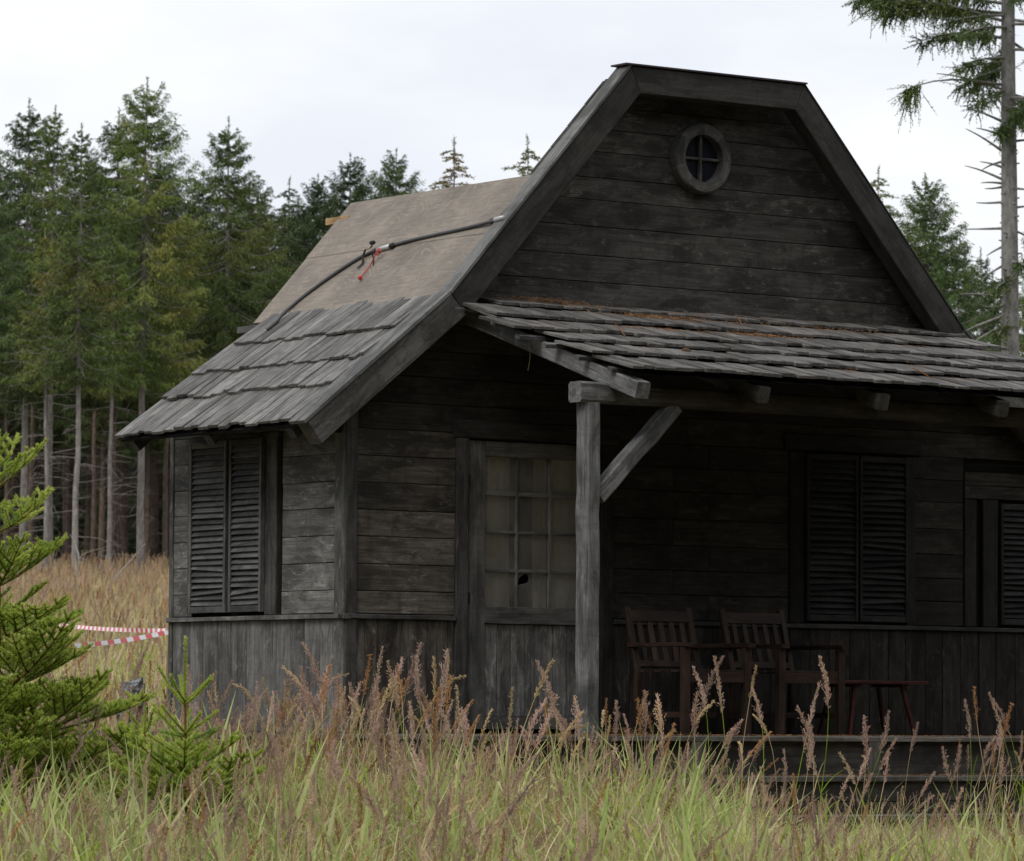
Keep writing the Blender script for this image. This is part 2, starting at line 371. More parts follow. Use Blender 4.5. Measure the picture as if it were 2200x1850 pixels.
M_YOUNG = leafy('young_spruce_needles', (.32, .43, .07), (.56, .67, .14), (.68, .73, .22), scale=5, vary=.05, tr=.4)
M_YOUNGD = leafy('old_spruce_needles', (.17, .30, .048), (.34, .52, .095), (.27, .44, .09), scale=5, vary=.05, tr=.3)
M_TWIG = plain('orange_twig_bark', (.18, .085, .035), .8, .2)
M_GREEN = leafy('green_grass_blades', (.14, .26, .016), (.46, .60, .055), (.74, .64, .19), scale=2.2, tr=.5, vary=.3)
M_STRAW = leafy('dry_grass_blades', (.48, .37, .20), (.78, .66, .43), (.46, .35, .15), scale=1.5, tr=.45, vary=.3)
M_PLUME = leafy('purple_grass_plume', (.36, .225, .185), (.62, .45, .385), (.60, .45, .28), scale=2.5, tr=.45, vary=.3)
M_GOLD = leafy('tan_grass_plume', (.46, .33, .16), (.68, .55, .34), (.58, .44, .27), scale=2.5, tr=.45, vary=.3)
M_RUST = leafy('rust_grass_plume', (.32, .16, .07), (.52, .30, .14), (.44, .24, .13), scale=2.5, tr=.45, vary=.3)
M_NEEDLELITTER = plain('fallen_needles', (.235, .125, .06), .9, .1, var=.5, scale=9)

# ------------------------------------------------------------------ ground
GZ = -.62
def smooth(a, b, x):
    t = np.clip((x-a)/(b-a), 0, 1); return t*t*(3-2*t)
def ground_z(x, y):
    x = np.asarray(x, float); y = np.asarray(y, float)
    s = (x-CAM[0])*VDIR[0]+(y-CAM[1])*VDIR[1]
    l = (x-CAM[0])*RDIR[0]+(y-CAM[1])*RDIR[1]
    z = -1.72+(GZ+1.72)*smooth(17, 29.5, s)
    far = np.clip(s-39, 0, None)
    z = z + np.where(far < 180, far*.0455, 180*.0455+(far-180)*.012) * smooth(0, 14, far+1e-6)
    bump = .05*np.sin(x*.9+1.3)*np.sin(y*.8+.4)+.035*np.sin(x*2.1+y*1.3)
    near = smooth(0, 4, np.maximum(np.maximum(-1.2-x, x-7.4), np.maximum(-3.6-y, y-2.8)))
    return z + bump*near + .25*np.sin(l*.12)*smooth(60, 120, s)
def sl(s, l):
    return CAM[0]+VDIR[0]*s+RDIR[0]*l, CAM[1]+VDIR[1]*s+RDIR[1]*l
def ground_at(px, s):
    """point on the ground at depth s (m) in the direction of image column px"""
    x, y = sl(s, s*(px-1100)/F_PX)
    return np.array([x, y, float(ground_z(x, y))])
ss = np.concatenate([np.linspace(-30, 14, 12), np.linspace(15, 60, 91), np.linspace(62, 250, 95), np.linspace(260, 1600, 30)])
ll = np.concatenate([np.linspace(-900, -70, 14), np.linspace(-60, 60, 161), np.linspace(70, 900, 14)])
S, Lg = np.meshgrid(ss, ll, indexing='ij')
gx, gy = sl(S, Lg); gz = ground_z(gx, gy)
nv = len(ll)
gf = [(i*nv+j, i*nv+j+1, (i+1)*nv+j+1, (i+1)*nv+j) for i in range(len(ss)-1) for j in range(nv-1)]
gm = mesh('ground', np.stack([gx.ravel(), gy.ravel(), gz.ravel()], 1), gf, True)
def m_ground():
    m, nt, b = mat_base('meadow_soil')
    tc = N(nt, 'ShaderNodeTexCoord').outputs['Object']
    a = noise4(nt, tc, None, .5, 6, .65); d = noise4(nt, tc, None, 9, 5, .7)
    c = mixc(nt, ramp(nt, a, .35, .65), (.085, .085, .03), (.17, .12, .065))
    c = mixc(nt, ramp(nt, d, .4, .65), c, (.06, .05, .025))
    LK(nt, c, b.inputs['Base Color']); b.inputs['Roughness'].default_value = .95
    bp = N(nt, 'ShaderNodeBump'); bp.inputs['Strength'].default_value = .8; bp.inputs['Distance'].default_value = .05
    LK(nt, d, bp.inputs['Height']); LK(nt, bp.outputs[0], b.inputs['Normal']); return m
link('ground', gm, None, None, m_ground(), 'meadow ground rising behind the cabin towards the wood', None, None, 'structure')

# ------------------------------------------------------------------ the cabin
house = empty('cabin', (3.1, 1.1, GZ), 'dark weathered timber cabin with hipped gable, shuttered windows and shingled porch', 'cabin')
def part(name, v, f, mat, parent=house, smooth=False, label=None):
    return link(name, mesh(name, v, f, smooth), parent, None, mat, label)
def slab(x0, x1, y0, y1, z0, z1):
    v = [(x, y, z) for z in (z0, z1) for x, y in ((x0, y0), (x1, y0), (x1, y1), (x0, y1))]
    return v, [(3, 2, 1, 0), (4, 5, 6, 7), (0, 1, 5, 4), (1, 2, 6, 5), (2, 3, 7, 6), (3, 0, 4, 7)]
XC = 3.075
KX, KZ = .70, 3.06            # kink between the steep and the flared slope
TX, TZ = 2.27, 4.80           # top corner of the gable
EX, EZ = -.49, 2.12           # eave tip
WR = 6.50                     # right end of the front wall
def roof_x(z, drop=.07):
    """left x of the roof underside at height z"""
    z = z+drop
    if z > KZ: return KX+(z-KZ)*(TX-KX)/(TZ-KZ)
    return EX+(z-EZ)*(KX-EX)/(KZ-EZ)
# --- front wall: backing with door opening, planks fixed to it
bk = []
def addp(poly, y0, y1, V, Fc):
    n = len(poly); b0 = len(V)
    V += [(x, y0, z) for x, z in poly]+[(x, y1, z) for x, z in poly]
    Fc.append(tuple(range(b0, b0+n))); Fc.append(tuple(range(b0+2*n-1, b0+n-1, -1)))
    for i in range(n):
        j = (i+1) % n; Fc.append((b0+j, b0+i, b0+n+i, b0+n+j))
V, Fc = [], []
addp([(.03, .0), (1.02, 0), (1.02, 2.07), (.03, 2.07)], .035, .06, V, Fc)
addp([(2.22, .0), (WR, 0), (WR, 2.07), (2.22, 2.07)], .035, .06, V, Fc)
zt = 4.74
addp([(roof_x(2.07)+.35, 2.075), (WR-.05, 2.075), (2*XC-roof_x(3.0), 3.0), (2*XC-roof_x(zt), zt), (roof_x(zt), zt), (roof_x(3.0), 3.0)], .035, .06, V, Fc)
wall_f = part('wall', V, Fc, M_DARK)
joints = [.825, .983, 1.170, 1.360, 1.545, 1.735, 1.922, 2.110]
def plank_row(x0, x1, z0, z1, mat, par=wall_f):
    gap = .0035
    board('plank', par, (x0, .034, z0+gap), (1, 0, 0), (0, 0, 1), x1-x0, z1-z0-gap, .034+rng.uniform(-.003, .002), mat, n=4, jit=.0016, ch=.004)
for z0, z1 in zip(joints[:-1], joints[1:]):
    plank_row(.10, .928, z0, z1, M_SIDE)
jr = [.825, 1.010, 1.186, 1.368, 1.560, 1.764, 1.935, 2.110]
for k, (z0, z1) in enumerate(zip(jr[:-1], jr[1:])):
    cut = 2.87+(.0 if k % 2 else .33)
    for a, b in ((2.31, cut), (cut+.003, 3.955), (5.185, 5.675)):
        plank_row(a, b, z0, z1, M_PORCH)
uj = [2.110, 2.300, 2.490, 2.675, 2.865, 3.055, 3.246, 3.438, 3.650, 3.842, 4.004, 4.194, 4.360, 4.53, 4.72]
for z0, z1 in zip(uj[:-1], uj[1:]):
    gap = .0035
    xa, xb = roof_x(z0, .04), roof_x(z1, .04)
    ra, rb = 2*XC-xa, 2*XC-xb
    if z0 < 3: xa, xb = max(xa, .10), max(xb, .10); ra, rb = min(ra, WR), min(rb, WR)
    h = z1-z0-gap
    lo = min(xa, xb)
    poly = [(xa-lo, 0), (ra-lo, 0), (rb-lo, h), (xb-lo, h)]
    if abs(rb-ra) < .001: poly = [(xa-lo, 0), (ra-lo, 0), (ra-lo, h), (xa-lo, h)]
    if z0 < 2.3:                                   # header row runs over door; split into two boards
        board('plank', wall_f, (lo, .034, z0+gap), (1, 0, 0), (0, 0, 1), 0, 0, .033, M_PORCH, poly=[(0, 0), (2.9, 0), (2.9, h), (0, h)])
        board('plank', wall_f, (lo+2.903, .034, z0+gap), (1, 0, 0), (0, 0, 1), 0, 0, .034, M_PORCH, poly=[(0, 0), (ra-lo-2.903, 0), (rb-lo-2.903, h), (0, h)])
    else:
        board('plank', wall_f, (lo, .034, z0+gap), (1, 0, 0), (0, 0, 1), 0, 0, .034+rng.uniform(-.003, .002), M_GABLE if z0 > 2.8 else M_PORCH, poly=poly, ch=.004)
def vboards_front(x0, x1, z0, z1, w, mat):
    x = x0
    while x < x1-.02:
        ww = min(w*rng.uniform(.88, 1.1), x1-x)
        if x1-(x+ww) < .05: ww = x1-x
        board('wainscot_board', wall_f, (x+ww-.002, .034, z0), (0, 0, 1), (-1, 0, 0), z1-z0, ww-.003, .032+rng.uniform(-.002, .002), mat, n=3, jit=.001, ch=.004)
        x += ww
vboards_front(.10, .928, .0, .79, .2, M_SIDE)
vboards_front(2.32, WR, .0, .79, .19, M_PORCH)
board('trim_board', wall_f, (.097, .034, .0), (0, 0, 1), (-1, 0, 0), 2.30, .097, .046, M_TRIM, n=5, jit=.002, ch=.005)
board('sill', wall_f, (-.03, .034, .79), (1, 0, 0), (0, 0, 1), .957, .032, .062, M_TRIM, n=4, jit=.002)
board('sill', wall_f, (2.32, .034, .79), (1, 0, 0), (0, 0, 1), WR-2.32, .032, .062, M_TRIM, n=6, jit=.002)
board('trim_board', wall_f, (1.034, .034, .0), (0, 0, 1), (-1, 0, 0), 2.075, .105, .05, M_TRIM, n=5, jit=.002, ch=.005)
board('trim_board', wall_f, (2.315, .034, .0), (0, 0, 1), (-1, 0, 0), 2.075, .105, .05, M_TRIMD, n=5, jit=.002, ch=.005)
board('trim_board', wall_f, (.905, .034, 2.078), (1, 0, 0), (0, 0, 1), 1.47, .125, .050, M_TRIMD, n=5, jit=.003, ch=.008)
board('trim_board', wall_f, (WR, .034, .0), (0, 0, 1), (-1, 0, 0), 2.02, .1, .048, M_TRIM, n=5, jit=.002, ch=.005)

# --- side wall
V, Fc = slab(.035, .06, .062, 2.27, 0, 2.5)
wall_l = part('wall', V, Fc, M_DARK)
lj = [.825, .985, 1.175, 1.364, 1.556, 1.742, 1.933, 2.120, 2.31, 2.46]
for z0, z1 in zip(lj[:-1], lj[1:]):
    for a, b in ((.125, .80), (2.045, 2.25)) if z1 < 2.2 else ((.125, 2.25),):
        board('plank', wall_l, (.034, b, z0+.0035), (0, -1, 0), (0, 0, 1), b-a, z1-z0-.0035, .034+rng.uniform(-.003, .001), M_LEFT, n=4, jit=.0016, ch=.004)
y = .12
while y < 2.24:
    ww = .19*rng.uniform(.92, 1.07)
    if 2.25-(y+ww) < .06: ww = 2.25-y
    board('wainscot_board', wall_l, (.034, y+.001, 0), (0, 0, 1), (0, 1, 0), .79, ww-.003, .032+rng.uniform(-.002, .001), M_WAINS, n=3, jit=.001, ch=.004)
    y += ww
board('trim_board', wall_l, (.034, .0, .0), (0, 0, 1), (0, 1, 0), 2.46, .123, .043, M_LEFT, n=5, jit=.002, ch=.005)
board('trim_board', wall_l, (.034, 2.252, .0), (0, 0, 1), (0, 1, 0), 2.46, .05, .043, M_LEFT, n=5, jit=.002, ch=.005)
board('sill', wall_l, (.034, 2.30, .79), (0, -1, 0), (0, 0, 1), 2.333, .032, .064, M_LEFT, n=5, jit=.002)
board('trim_board', wall_l, (.034, 1.974, .826), (0, 0, 1), (0, 1, 0), 1.30, .07, .046, M_TRIM, n=4, jit=.002, ch=.004)
board('trim_board', wall_l, (.034, .858, .826), (0, 0, 1), (0, 1, 0), 1.30, .15, .046, M_TRIM, n=4, jit=.002, ch=.005)
board('trim_board', wall_l, (.034, 2.04, 2.085), (0, -1, 0), (0, 0, 1), 1.2, .035, .048, M_TRIM, n=4, jit=.002)
# rear and far walls close the box
V, Fc = [], []
addp([(0, 0), (WR, 0), (WR, 2.07), (2*XC-roof_x(3.0), 3.0), (2*XC-roof_x(3.9), 3.9), (roof_x(3.9), 3.9), (roof_x(3.0), 3.0), (0, 2.4)], 2.275, 2.30, V, Fc)
part('rear_wall', V, Fc, M_TRIM)
V, Fc = slab(WR-.04, WR-.005, .062, 2.27, 0, 2.07); part('end_wall', V, Fc, M_TRIM)

# --- shutters
def shutter(org, ex, W, H, mat, nslat, tilt_seed, loose=()):
    """leaf: org is the lower corner, ex along width, out = ex x z"""
    ex = Vector(ex); ez = Vector((0, 0, 1)); out = ex.cross(ez)
    st = .028
    P = lambda a, z, d: Vector(org)+ex*a+ez*z+out*d
    V, Fc = [], []
    sh = link('shutter', mesh('shutter_back', [P(.01, .01, .001), P(W-.01, .01, .001), P(W-.01, H-.01, .001), P(.01, H-.01, .001), P(.01, .01, .004), P(W-.01, .01, .004), P(W-.01, H-.01, .004), P(.01, H-.01, .004)],
              [(3, 2, 1, 0), (4, 5, 6, 7), (0, 1, 5, 4), (1, 2, 6, 5), (2, 3, 7, 6), (3, 0, 4, 7)]), house, None, M_DARK)
    for a in (0, W-st):
        board('stile', sh, P(a+st, 0, .0), (0, 0, 1), -ex, H, st, .034, mat, n=3, jit=.001)
    for z, hh in ((0, .045), (H-.045, .045)):
        board('rail', sh, P(st, z, .0), ex, (0, 0, 1), W-2*st, hh, .032, mat, n=2, jit=.001)
    rr = random.Random(tilt_seed)
    pitch = (H-.10)/nslat
    for i in range(nslat):
        z = .05+pitch*i
        lo = loose[i] if i < len(loose) else 0
        rot = rr.uniform(-.012, .012)+lo
        ta = math.radians(rr.uniform(50, 62))
        e2 = (ex*math.cos(rot)+ez*math.sin(rot)).normalized()
        upv = (ez*math.sin(ta)-out*math.cos(ta))
        ww = pitch*1.22
        o = P(st-.004+rr.uniform(-.004, .004), z-W/2*math.sin(rot), .024+rr.uniform(0, .004)+abs(lo)*.05)
        board('slat', sh, o, e2, upv, W-2*st+.008, ww, .006, mat, n=1, jit=.0006, ch=.0015)
    return sh
shutter((-.012, 1.972, .85), (0, -1, 0), .494, 1.235, M_SHUT, 27, 1, (0, 0, .055, 0, 0, 0, -.045))
shutter((-.012, 1.436, .85), (0, -1, 0), .428, 1.235, M_SHUT, 27, 2, (0, 0, .075, -.02))
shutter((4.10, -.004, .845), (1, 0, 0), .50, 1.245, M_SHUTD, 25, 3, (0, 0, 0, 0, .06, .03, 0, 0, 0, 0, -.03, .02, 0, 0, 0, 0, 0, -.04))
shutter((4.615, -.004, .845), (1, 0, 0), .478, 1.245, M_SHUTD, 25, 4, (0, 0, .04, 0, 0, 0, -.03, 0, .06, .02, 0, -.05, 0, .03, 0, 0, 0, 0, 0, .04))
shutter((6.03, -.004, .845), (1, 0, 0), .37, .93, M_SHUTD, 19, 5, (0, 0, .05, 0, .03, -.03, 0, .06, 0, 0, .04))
for a, b, z1 in ((3.957, 4.095, 2.10), (5.098, 5.184, 2.10), (5.678, 5.80, 1.80), (5.865, 6.02, 1.80), (6.402, 6.41, 1.8)):
    if b-a < .02: continue
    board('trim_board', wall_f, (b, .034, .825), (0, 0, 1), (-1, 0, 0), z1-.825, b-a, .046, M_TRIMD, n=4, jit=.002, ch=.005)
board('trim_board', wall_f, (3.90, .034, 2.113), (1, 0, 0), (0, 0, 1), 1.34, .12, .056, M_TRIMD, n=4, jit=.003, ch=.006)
plank_row(5.69, WR-.1, 1.803, 1.905, M_PORCH)
# planks above and behind the small window
for z0, z1 in ((1.905, 2.01),):
    plank_row(5.69, WR-.1, z0, z1, M_PORCH)
board('plank', wall_f, (5.802, .034, .825), (0, 0, 1), (1, 0, 0), 0, 0, .02, M_SIDE, poly=[(0, 0), (.97, 0), (.97, -.06), (0, -.06)][::-1]) if False else None

# --- door
DX0, DX1 = 1.05, 2.20
V, Fc = slab(DX0+.02, DX1-.02, .036, .042, .04, .76)
door = part('door', V, Fc, M_DARK)
def dboard(name, x0, x1, z0, z1, T=.045, mat=M_DOOR, vert=True, y=.052):
    if vert: board(name, door, (x1, y, z0), (0, 0, 1), (-1, 0, 0), z1-z0, x1-x0, T, mat, n=3, jit=.001)
    else: board(name, door, (x0, y, z0), (1, 0, 0), (0, 0, 1), x1-x0, z1-z0, T, mat, n=3, jit=.001)
cols = [(1.196, 1.470), (1.494, 1.759), (1.787, 2.055)]
rows = [(.897, 1.137), (1.164, 1.411), (1.434, 1.678), (1.711, 1.952)]
dboard('stile', DX0, 1.193, .03, 2.065); dboard('stile', 2.058, DX1, .03, 2.065)
dboard('rail', 1.194, 2.057, 1.955, 2.065, vert=False); dboard('rail', 1.194, 2.057, .775, .894, vert=False)
dboard('rail', 1.194, 2.057, .03, .12, vert=False)
for a, b in ((1.472, 1.492), (1.761, 1.785)): dboard('muntin', a, b, .895, 1.954, .032, M_MUNTIN)
for z0, z1 in ((1.139, 1.162), (1.413, 1.432), (1.680, 1.709)):
    for x0, x1 in cols: dboard('muntin', x0-.0015, x1+.0015, z0, z1, .030, M_MUNTIN, vert=False)
x = 1.196
while x < 2.04:
    w = min(.123, 2.056-x); dboard('panel_board', x, x+w-.004, .122, .773, .024, M_LEFT); x += w
for ci, (x0, x1) in enumerate(cols):
    for ri, (z0, z1) in enumerate(rows):
        a, b, c, d = x0-.004, x1+.004, z0-.004, z1+.004
        if ci == 1 and ri == 0:     # broken pane with a ragged hole near its upper left corner
            hole = [(1.500, 1.052), (1.545, 1.062), (1.585, 1.070), (1.598, 1.095), (1.585, 1.128), (1.548, 1.128), (1.508, 1.100)]
            outer = [(a, c), (b, c), (b, d), (a, d)]
            bm = bmesh.new()
            ov = [bm.verts.new((p[0], .036, p[1])) for p in outer]; hv = [bm.verts.new((p[0], .036, p[1])) for p in hole]
            es = [bm.edges.new((ov[i], ov[(i+1) % 4])) for i in range(4)]+[bm.edges.new((hv[i], hv[(i+1) % 7])) for i in range(7)]
            bmesh.ops.triangle_fill(bm, use_beauty=True, edges=es)
            g = bmesh.ops.extrude_face_region(bm, geom=list(bm.faces))
            for e in g['geom']:
                if isinstance(e, bmesh.types.BMVert): e.co.y += .003
            bmesh.ops.recalc_face_normals(bm, faces=bm.faces)
            me = bpy.data.meshes.new('pane'); bm.to_mesh(me); bm.free()
            link('pane', me, door, None, M_GLASS, 'broken pane with a ragged hole')
        else:
            v, f = slab(a, b, .036, .039, c, d); link('pane', mesh('pane', v, f), door, None, M_GLASS)
for z in (.95, 1.78):
    v, f = slab(DX0-.012, DX0+.012, .0, .012, z-.04, z+.04); link('hinge', mesh('hinge', v, f), door, None, M_IRON)
def curtain(x0, x1, amp, ph):
    n = 40; v = []; f = []
    for i in range(n+1):
        t = i/n; xx = x0+(x1-x0)*t
        yy = .115+amp*math.sin(t*(x1-x0)*75+ph)+amp*.6*math.sin(t*(x1-x0)*41+ph*2)
        for zz in (2.02, 1.4, .8): v.append((xx+(.012*math.sin(zz*3) if i in (0, n) else 0), yy*(1+.1*(2-zz)), zz))
    for i in range(n):
        for k in range(2): a = i*3+k; f.append((a, a+1, a+4, a+3))
    link('curtain', mesh('curtain', v, f, True), house, None, M_CURT)
curtain(1.12, 1.495, .012, 0); curtain(1.705, 2.25, .012, 1.5)
V, Fc = slab(.07, WR-.06, 1.2, 1.22, 0, 2.4); part('partition', V, Fc, M_DARK)

# --- round gable window
RW = (3.079, 4.21); rad_o, rad_i = .258, .176
def ring(r0, r1, y0, y1, n0, n1, seg=48):
    v, f = [], []
    for k in range(n0, n1+1):
        w = 2*math.pi*k/seg
        for r, y in ((r0, y0), (r0, y1), (r1-.012, y1), (r1, y1+.012), (r1, y0)):
            v.append((RW[0]+r*math.cos(w), y, RW[1]+r*math.sin(w)))
    for k in range(n1-n0):
        for j in range(5):
            a = k*5+j; b = k*5+(j+1) % 5; f.append((a, b, b+5, a+5))
    f.append((0, 1, 2, 3, 4)); m = (n1-n0)*5; f.append((m+4, m+3, m+2, m+1, m))
    return v, f
v, f = ring(.05, rad_i+.01, -.004, -.010, 0, 48)
v = []; f = []
for y in (-.012, -.005):
    for k in range(40): v.append((RW[0]+(rad_i+.004)*math.cos(2*math.pi*k/40), y, RW[1]+(rad_i+.004)*math.sin(2*math.pi*k/40)))
f = [tuple(range(40)), tuple(range(79, 39, -1))]+[((k+1) % 40, k, 40+k, 40+(k+1) % 40) for k in range(40)]
gwin = link('round_window', mesh('round_window', v, f), house, None, M_DGLASS)
M_RING = wood('ring_timber', (.052, .050, .046), (.118, .113, .104), stain_amt=.5, vary=.22, worn=.5)
segs = [0, 6, 12, 19, 26, 31, 37, 42, 48]
for a, b in zip(segs[:-1], segs[1:]):
    vv, ff = ring(rad_i, rad_o, -.002, -.085, a*2, b*2-.0 and b*2, 96) if False else ring(rad_i, rad_o, -.002, -.085, a, b)
    cxm = sum(p[0] for p in vv)/len(vv); czm = sum(p[2] for p in vv)/len(vv)
    Mx = frame((cxm, -.04, czm), (-(czm-RW[1]), 0, cxm-RW[0]), (cxm-RW[0], 0, czm-RW[1]))
    iv = Mx.inverted(); 
    sc = 1-.0025
    vv = [iv @ Vector(p) for p in vv]
    vv = [(p.x*(1-.012), p.y, p.z) for p in vv]
    link('ring_segment', mesh('ring_segment', vv, ff), gwin, Mx, M_RING)
beam('muntin', gwin, (RW[0], -.03, RW[1]-rad_i), (RW[0], -.03, RW[1]+rad_i), .024, .03, M_RING, upv=(0, -1, 0), bev=.003)
beam('muntin', gwin, (RW[0]-rad_i, -.026, RW[1]), (RW[0]+rad_i, -.026, RW[1]), .02, .022, M_RING, upv=(0, -1, 0), bev=.003)

# --- main roof
def slope_slab(a, b, y0, y1, t0, t1):
    """slab over the line a->b (x,z), offset t0..t1 along the outward normal"""
    a = np.array(a, float); b = np.array(b, float); d = (b-a)/np.linalg.norm(b-a)
    n = np.array([-d[1], d[0]])
    if n[1] < 0: n = -n
    v = []
    for y in (y0, y1):
        for p, t in ((a, t0), (b, t0), (b, t1), (a, t1)): q = p+n*t; v.append((q[0], y, q[1]))
    return v, [(0, 1, 2, 3), (7, 6, 5, 4), (1, 0, 4, 5), (2, 1, 5, 6), (3, 2, 6, 7), (0, 3, 7, 4)]
def fixn(me):
    bm = bmesh.new(); bm.from_mesh(me); bmesh.ops.recalc_face_normals(bm, faces=bm.faces); bm.to_mesh(me); bm.free()
def slope_part(name, a, b, y0, y1, t0, t1, mat, parent, n=0):
    """as a board with its local X along a->b"""
    a3 = Vector((a[0], y0, a[1])); d = Vector((b[0]-a[0], 0, b[1]-a[1])); L = d.length; d.normalize()
    nrm = Vector((-d.z, 0, d.x)); 
    if nrm.z < 0: nrm = -nrm
    ey = nrm.cross(d); W = y1-y0
    o = a3+nrm*t0
    if ey.y < 0: o = o+Vector((0, W, 0))
    return board(name, parent, o, d, ey, L, W, t1-t0, mat, n=max(1, n), jit=.0015 if n else 0)
mir = lambda p: (2*XC-p[0], p[1])
K, T, E_ = (KX, KZ), (TX, TZ), (EX, EZ)
v, f = slope_slab(E_, K, -.12, 2.22, -.04, -.022)
roof = link('roof', mesh('roof', v, f), house, None, M_DARK); fixn(roof.data)
for a, b, y1, mt in ((mir(E_), mir(K), 2.22, M_SHINGLE), (mir(K), mir((1.52, 3.97)), 2.24, M_PLY)):
    v, f = slope_slab(a, b, -.12, y1, -.04, -.01); o = link('roof_slope', mesh('roof_slope', v, f), roof, None, mt); fixn(o.data)
P0 = (KX-.05, KZ-.055)
slope_part('plywood_panel', (.66, 3.018), (1.1220, 3.5286), -.115, 2.240, -.022, -.0015, M_PLY, roof)
slope_part('plywood_panel', (1.123, 3.530), (1.528, 3.977), -.115, 2.247, -.022, -.001, M_PLY, roof)
slope_part('plywood_panel', (1.533, 3.983), (2.215, 4.738), -.118, -.085, -.022, .0, M_PLY, roof)
v, f = slope_slab(mir((1.533, 3.983)), mir((2.215, 4.738)), -.118, -.085, -.022, 0); o = link('plywood_panel', mesh('strip', v, f), roof, None, M_PLY); fixn(o.data)
v, f = slab(1.50, 2*XC-1.50, .065, 2.24, 3.90, 3.925); link('cover_slab', mesh('cover_slab', v, f), roof, None, M_DARK)  # unseen cover added to keep light out of the cabin
v, f = slab(2.33, 2*XC-2.33, -.11, .07, 4.742, 4.762); link('cover_slab', mesh('cover_slab', v, f), roof, None, M_DARK)
# rakes: boxed boards below the roof line on the front face
def rake_poly(pts_out, depth):
    out = []
    n = len(pts_out); ins = []
    for i in range(n):
        p = np.array(pts_out[i]); 
        ds = []
        if i > 0: ds.append(np.array(pts_out[i])-np.array(pts_out[i-1]))
        if i < n-1: ds.append(np.array(pts_out[i+1])-np.array(pts_out[i]))
        nn = [np.array([d[1], -d[0]])/np.linalg.norm(d) for d in ds]
        k = sum(nn); 
        ins.append(p+k*depth/(k@nn[0]))
    return pts_out, ins
outl = [E_, K, T, mir(T), mir(K), mir(E_)]
o_, i_ = rake_poly(outl, .192)
i_[0] = np.array(E_)+np.array([.118, -.150]); i_[-1] = np.array(mir(i_[0]))
for i in range(5):
    q = [o_[i], o_[i+1], i_[i+1], i_[i]]
    d = Vector((q[1][0]-q[0][0], 0, q[1][1]-q[0][1])); L = d.length; d.normalize()
    eyv = Vector((0, -1, 0)).cross(d)    # in-plane, ez=-y
    org = Vector((q[0][0], -.12, q[0][1]))
    poly = []
    for p in q:
        w = Vector((p[0], -.12, p[1]))-org; poly.append((w.dot(d), w.dot(eyv)))
    area = sum(poly[j][0]*poly[(j+1) % 4][1]-poly[(j+1) % 4][0]*poly[j][1] for j in range(4))
    if area < 0: poly = poly[::-1]
    poly = [tuple(p) for p in inset(poly, .0008)]
    board('rake_board', roof, org, d, eyv, 0, 0, .14, M_RAKE2 if i in (0, 4) else M_RAKE, poly=poly, ch=.006)
# caps on the rakes
slope_part('verge_cap', (EX-.02, EZ-.016), (KX-.004, KZ-.003), -.268, -.075, .001, .026, M_CAP, roof, 5)
slope_part('verge_cap', (KX+.002, KZ+.002), (TX-.002, TZ-.002), -.268, -.118, .001, .022, M_CAP, roof, 5)
slope_part('verge_cap', (2*XC-EX+.02, EZ-.016), (2*XC-KX+.004, KZ-.003), -.268, -.075, .001, .022, M_CAP, roof, 3)
slope_part('verge_cap', (2*XC-KX-.002, KZ+.002), (2*XC-TX+.002, TZ-.002), -.264, -.118, .001, .014, M_RAKE, roof, 3)
v, f = slab(TX-.06, 2*XC-TX+.02, -.275, -.09, TZ+.006, TZ+.018); link('ridge_cap', mesh('ridge_cap', v, f), roof, None, M_CAPTOP)
# rafter tails and stray timber ends
for yy in (2.12, 1.10, .04):
    beam('rafter_tail', roof, (.3, yy, 2.64), (-.43, yy, 2.058), .085, .10, M_TRIM, upv=(-.62, 0, .785))
beam('purlin_end', roof, (1.44, 2.1, 3.835), (1.44, 2.40, 3.835), .075, .05, M_NEWWOOD, bev=.002)
beam('purlin_end', roof, (.62, 2.0, 2.965), (.62, 2.34, 2.965), .07, .05, M_CAP, bev=.003)
# shingles of the flared slope
def shingle_course(par, base_of, ex, ey, u_low, v0, v1, Lsh, wmin, wmax, T, mat, jit, seed, lift=1.3, skip=()):
    """base_of(u,v) point on the deck plane; ex down-slope, ey across"""
    r = random.Random(seed); ex = Vector(ex).normalized(); nrm = ex.cross(Vector(ey)).normalized()
    v = v0; i = 0
    while v < v1-.02:
        w = min(r.uniform(wmin, wmax), v1-v)
        if v1-(v+w) < .04: w = v1-v
        lo = u_low + r.choice((0, 0, -1, 1))*jit*.8 + r.uniform(-jit, jit)*.5
        L = Lsh+r.uniform(-.02, .03)
        a = Vector(base_of(lo-L, v))+nrm*.004
        b = Vector(base_of(lo, v))+nrm*(T*lift+.006+r.uniform(-.002, .004))
        tw = r.uniform(-.006, .006); b = b+nrm*(r.uniform(.003, .010) if r.random() < .1 else 0); rl = r.uniform(-.025, .025) if r.random() < .2 else 0
        e1 = (b-a).normalized()
        board('shingle', par, a, e1, Vector(ey)+ex*tw+nrm*rl, (b-a).length, w-r.uniform(.005, .013), T*r.uniform(.8, 1.25), mat, n=1, jit=.0015, ch=.003)
        v += w; i += 1
dl = Vector((EX-KX, 0, EZ-KZ)); dl.normalize()
base_l = lambda u, v: Vector((KX, v, KZ))+dl*u-Vector((-dl.z, 0, dl.x))*(-1 if -dl.z > 0 else 1)*0
nl = Vector((dl.z, 0, -dl.x))
if nl.z < 0: nl = -nl
base_l = lambda u, v: Vector((KX, v, KZ))+dl*u-nl*.022
eyl = nl.cross(dl)
ysign = 1 if eyl.y > 0 else -1
def lcourse(u, y0, y1, L, seed, mat=M_SHINGLE):
    f_ = (lambda uu, vv: base_l(uu, vv)) if ysign > 0 else (lambda uu, vv: base_l(uu, -vv))
    a, b = (y0, y1) if ysign > 0 else (-y1, -y0)
    shingle_course(roof, f_, dl, eyl, u, a, b, L, .085, .15, .022, mat, .02, seed)
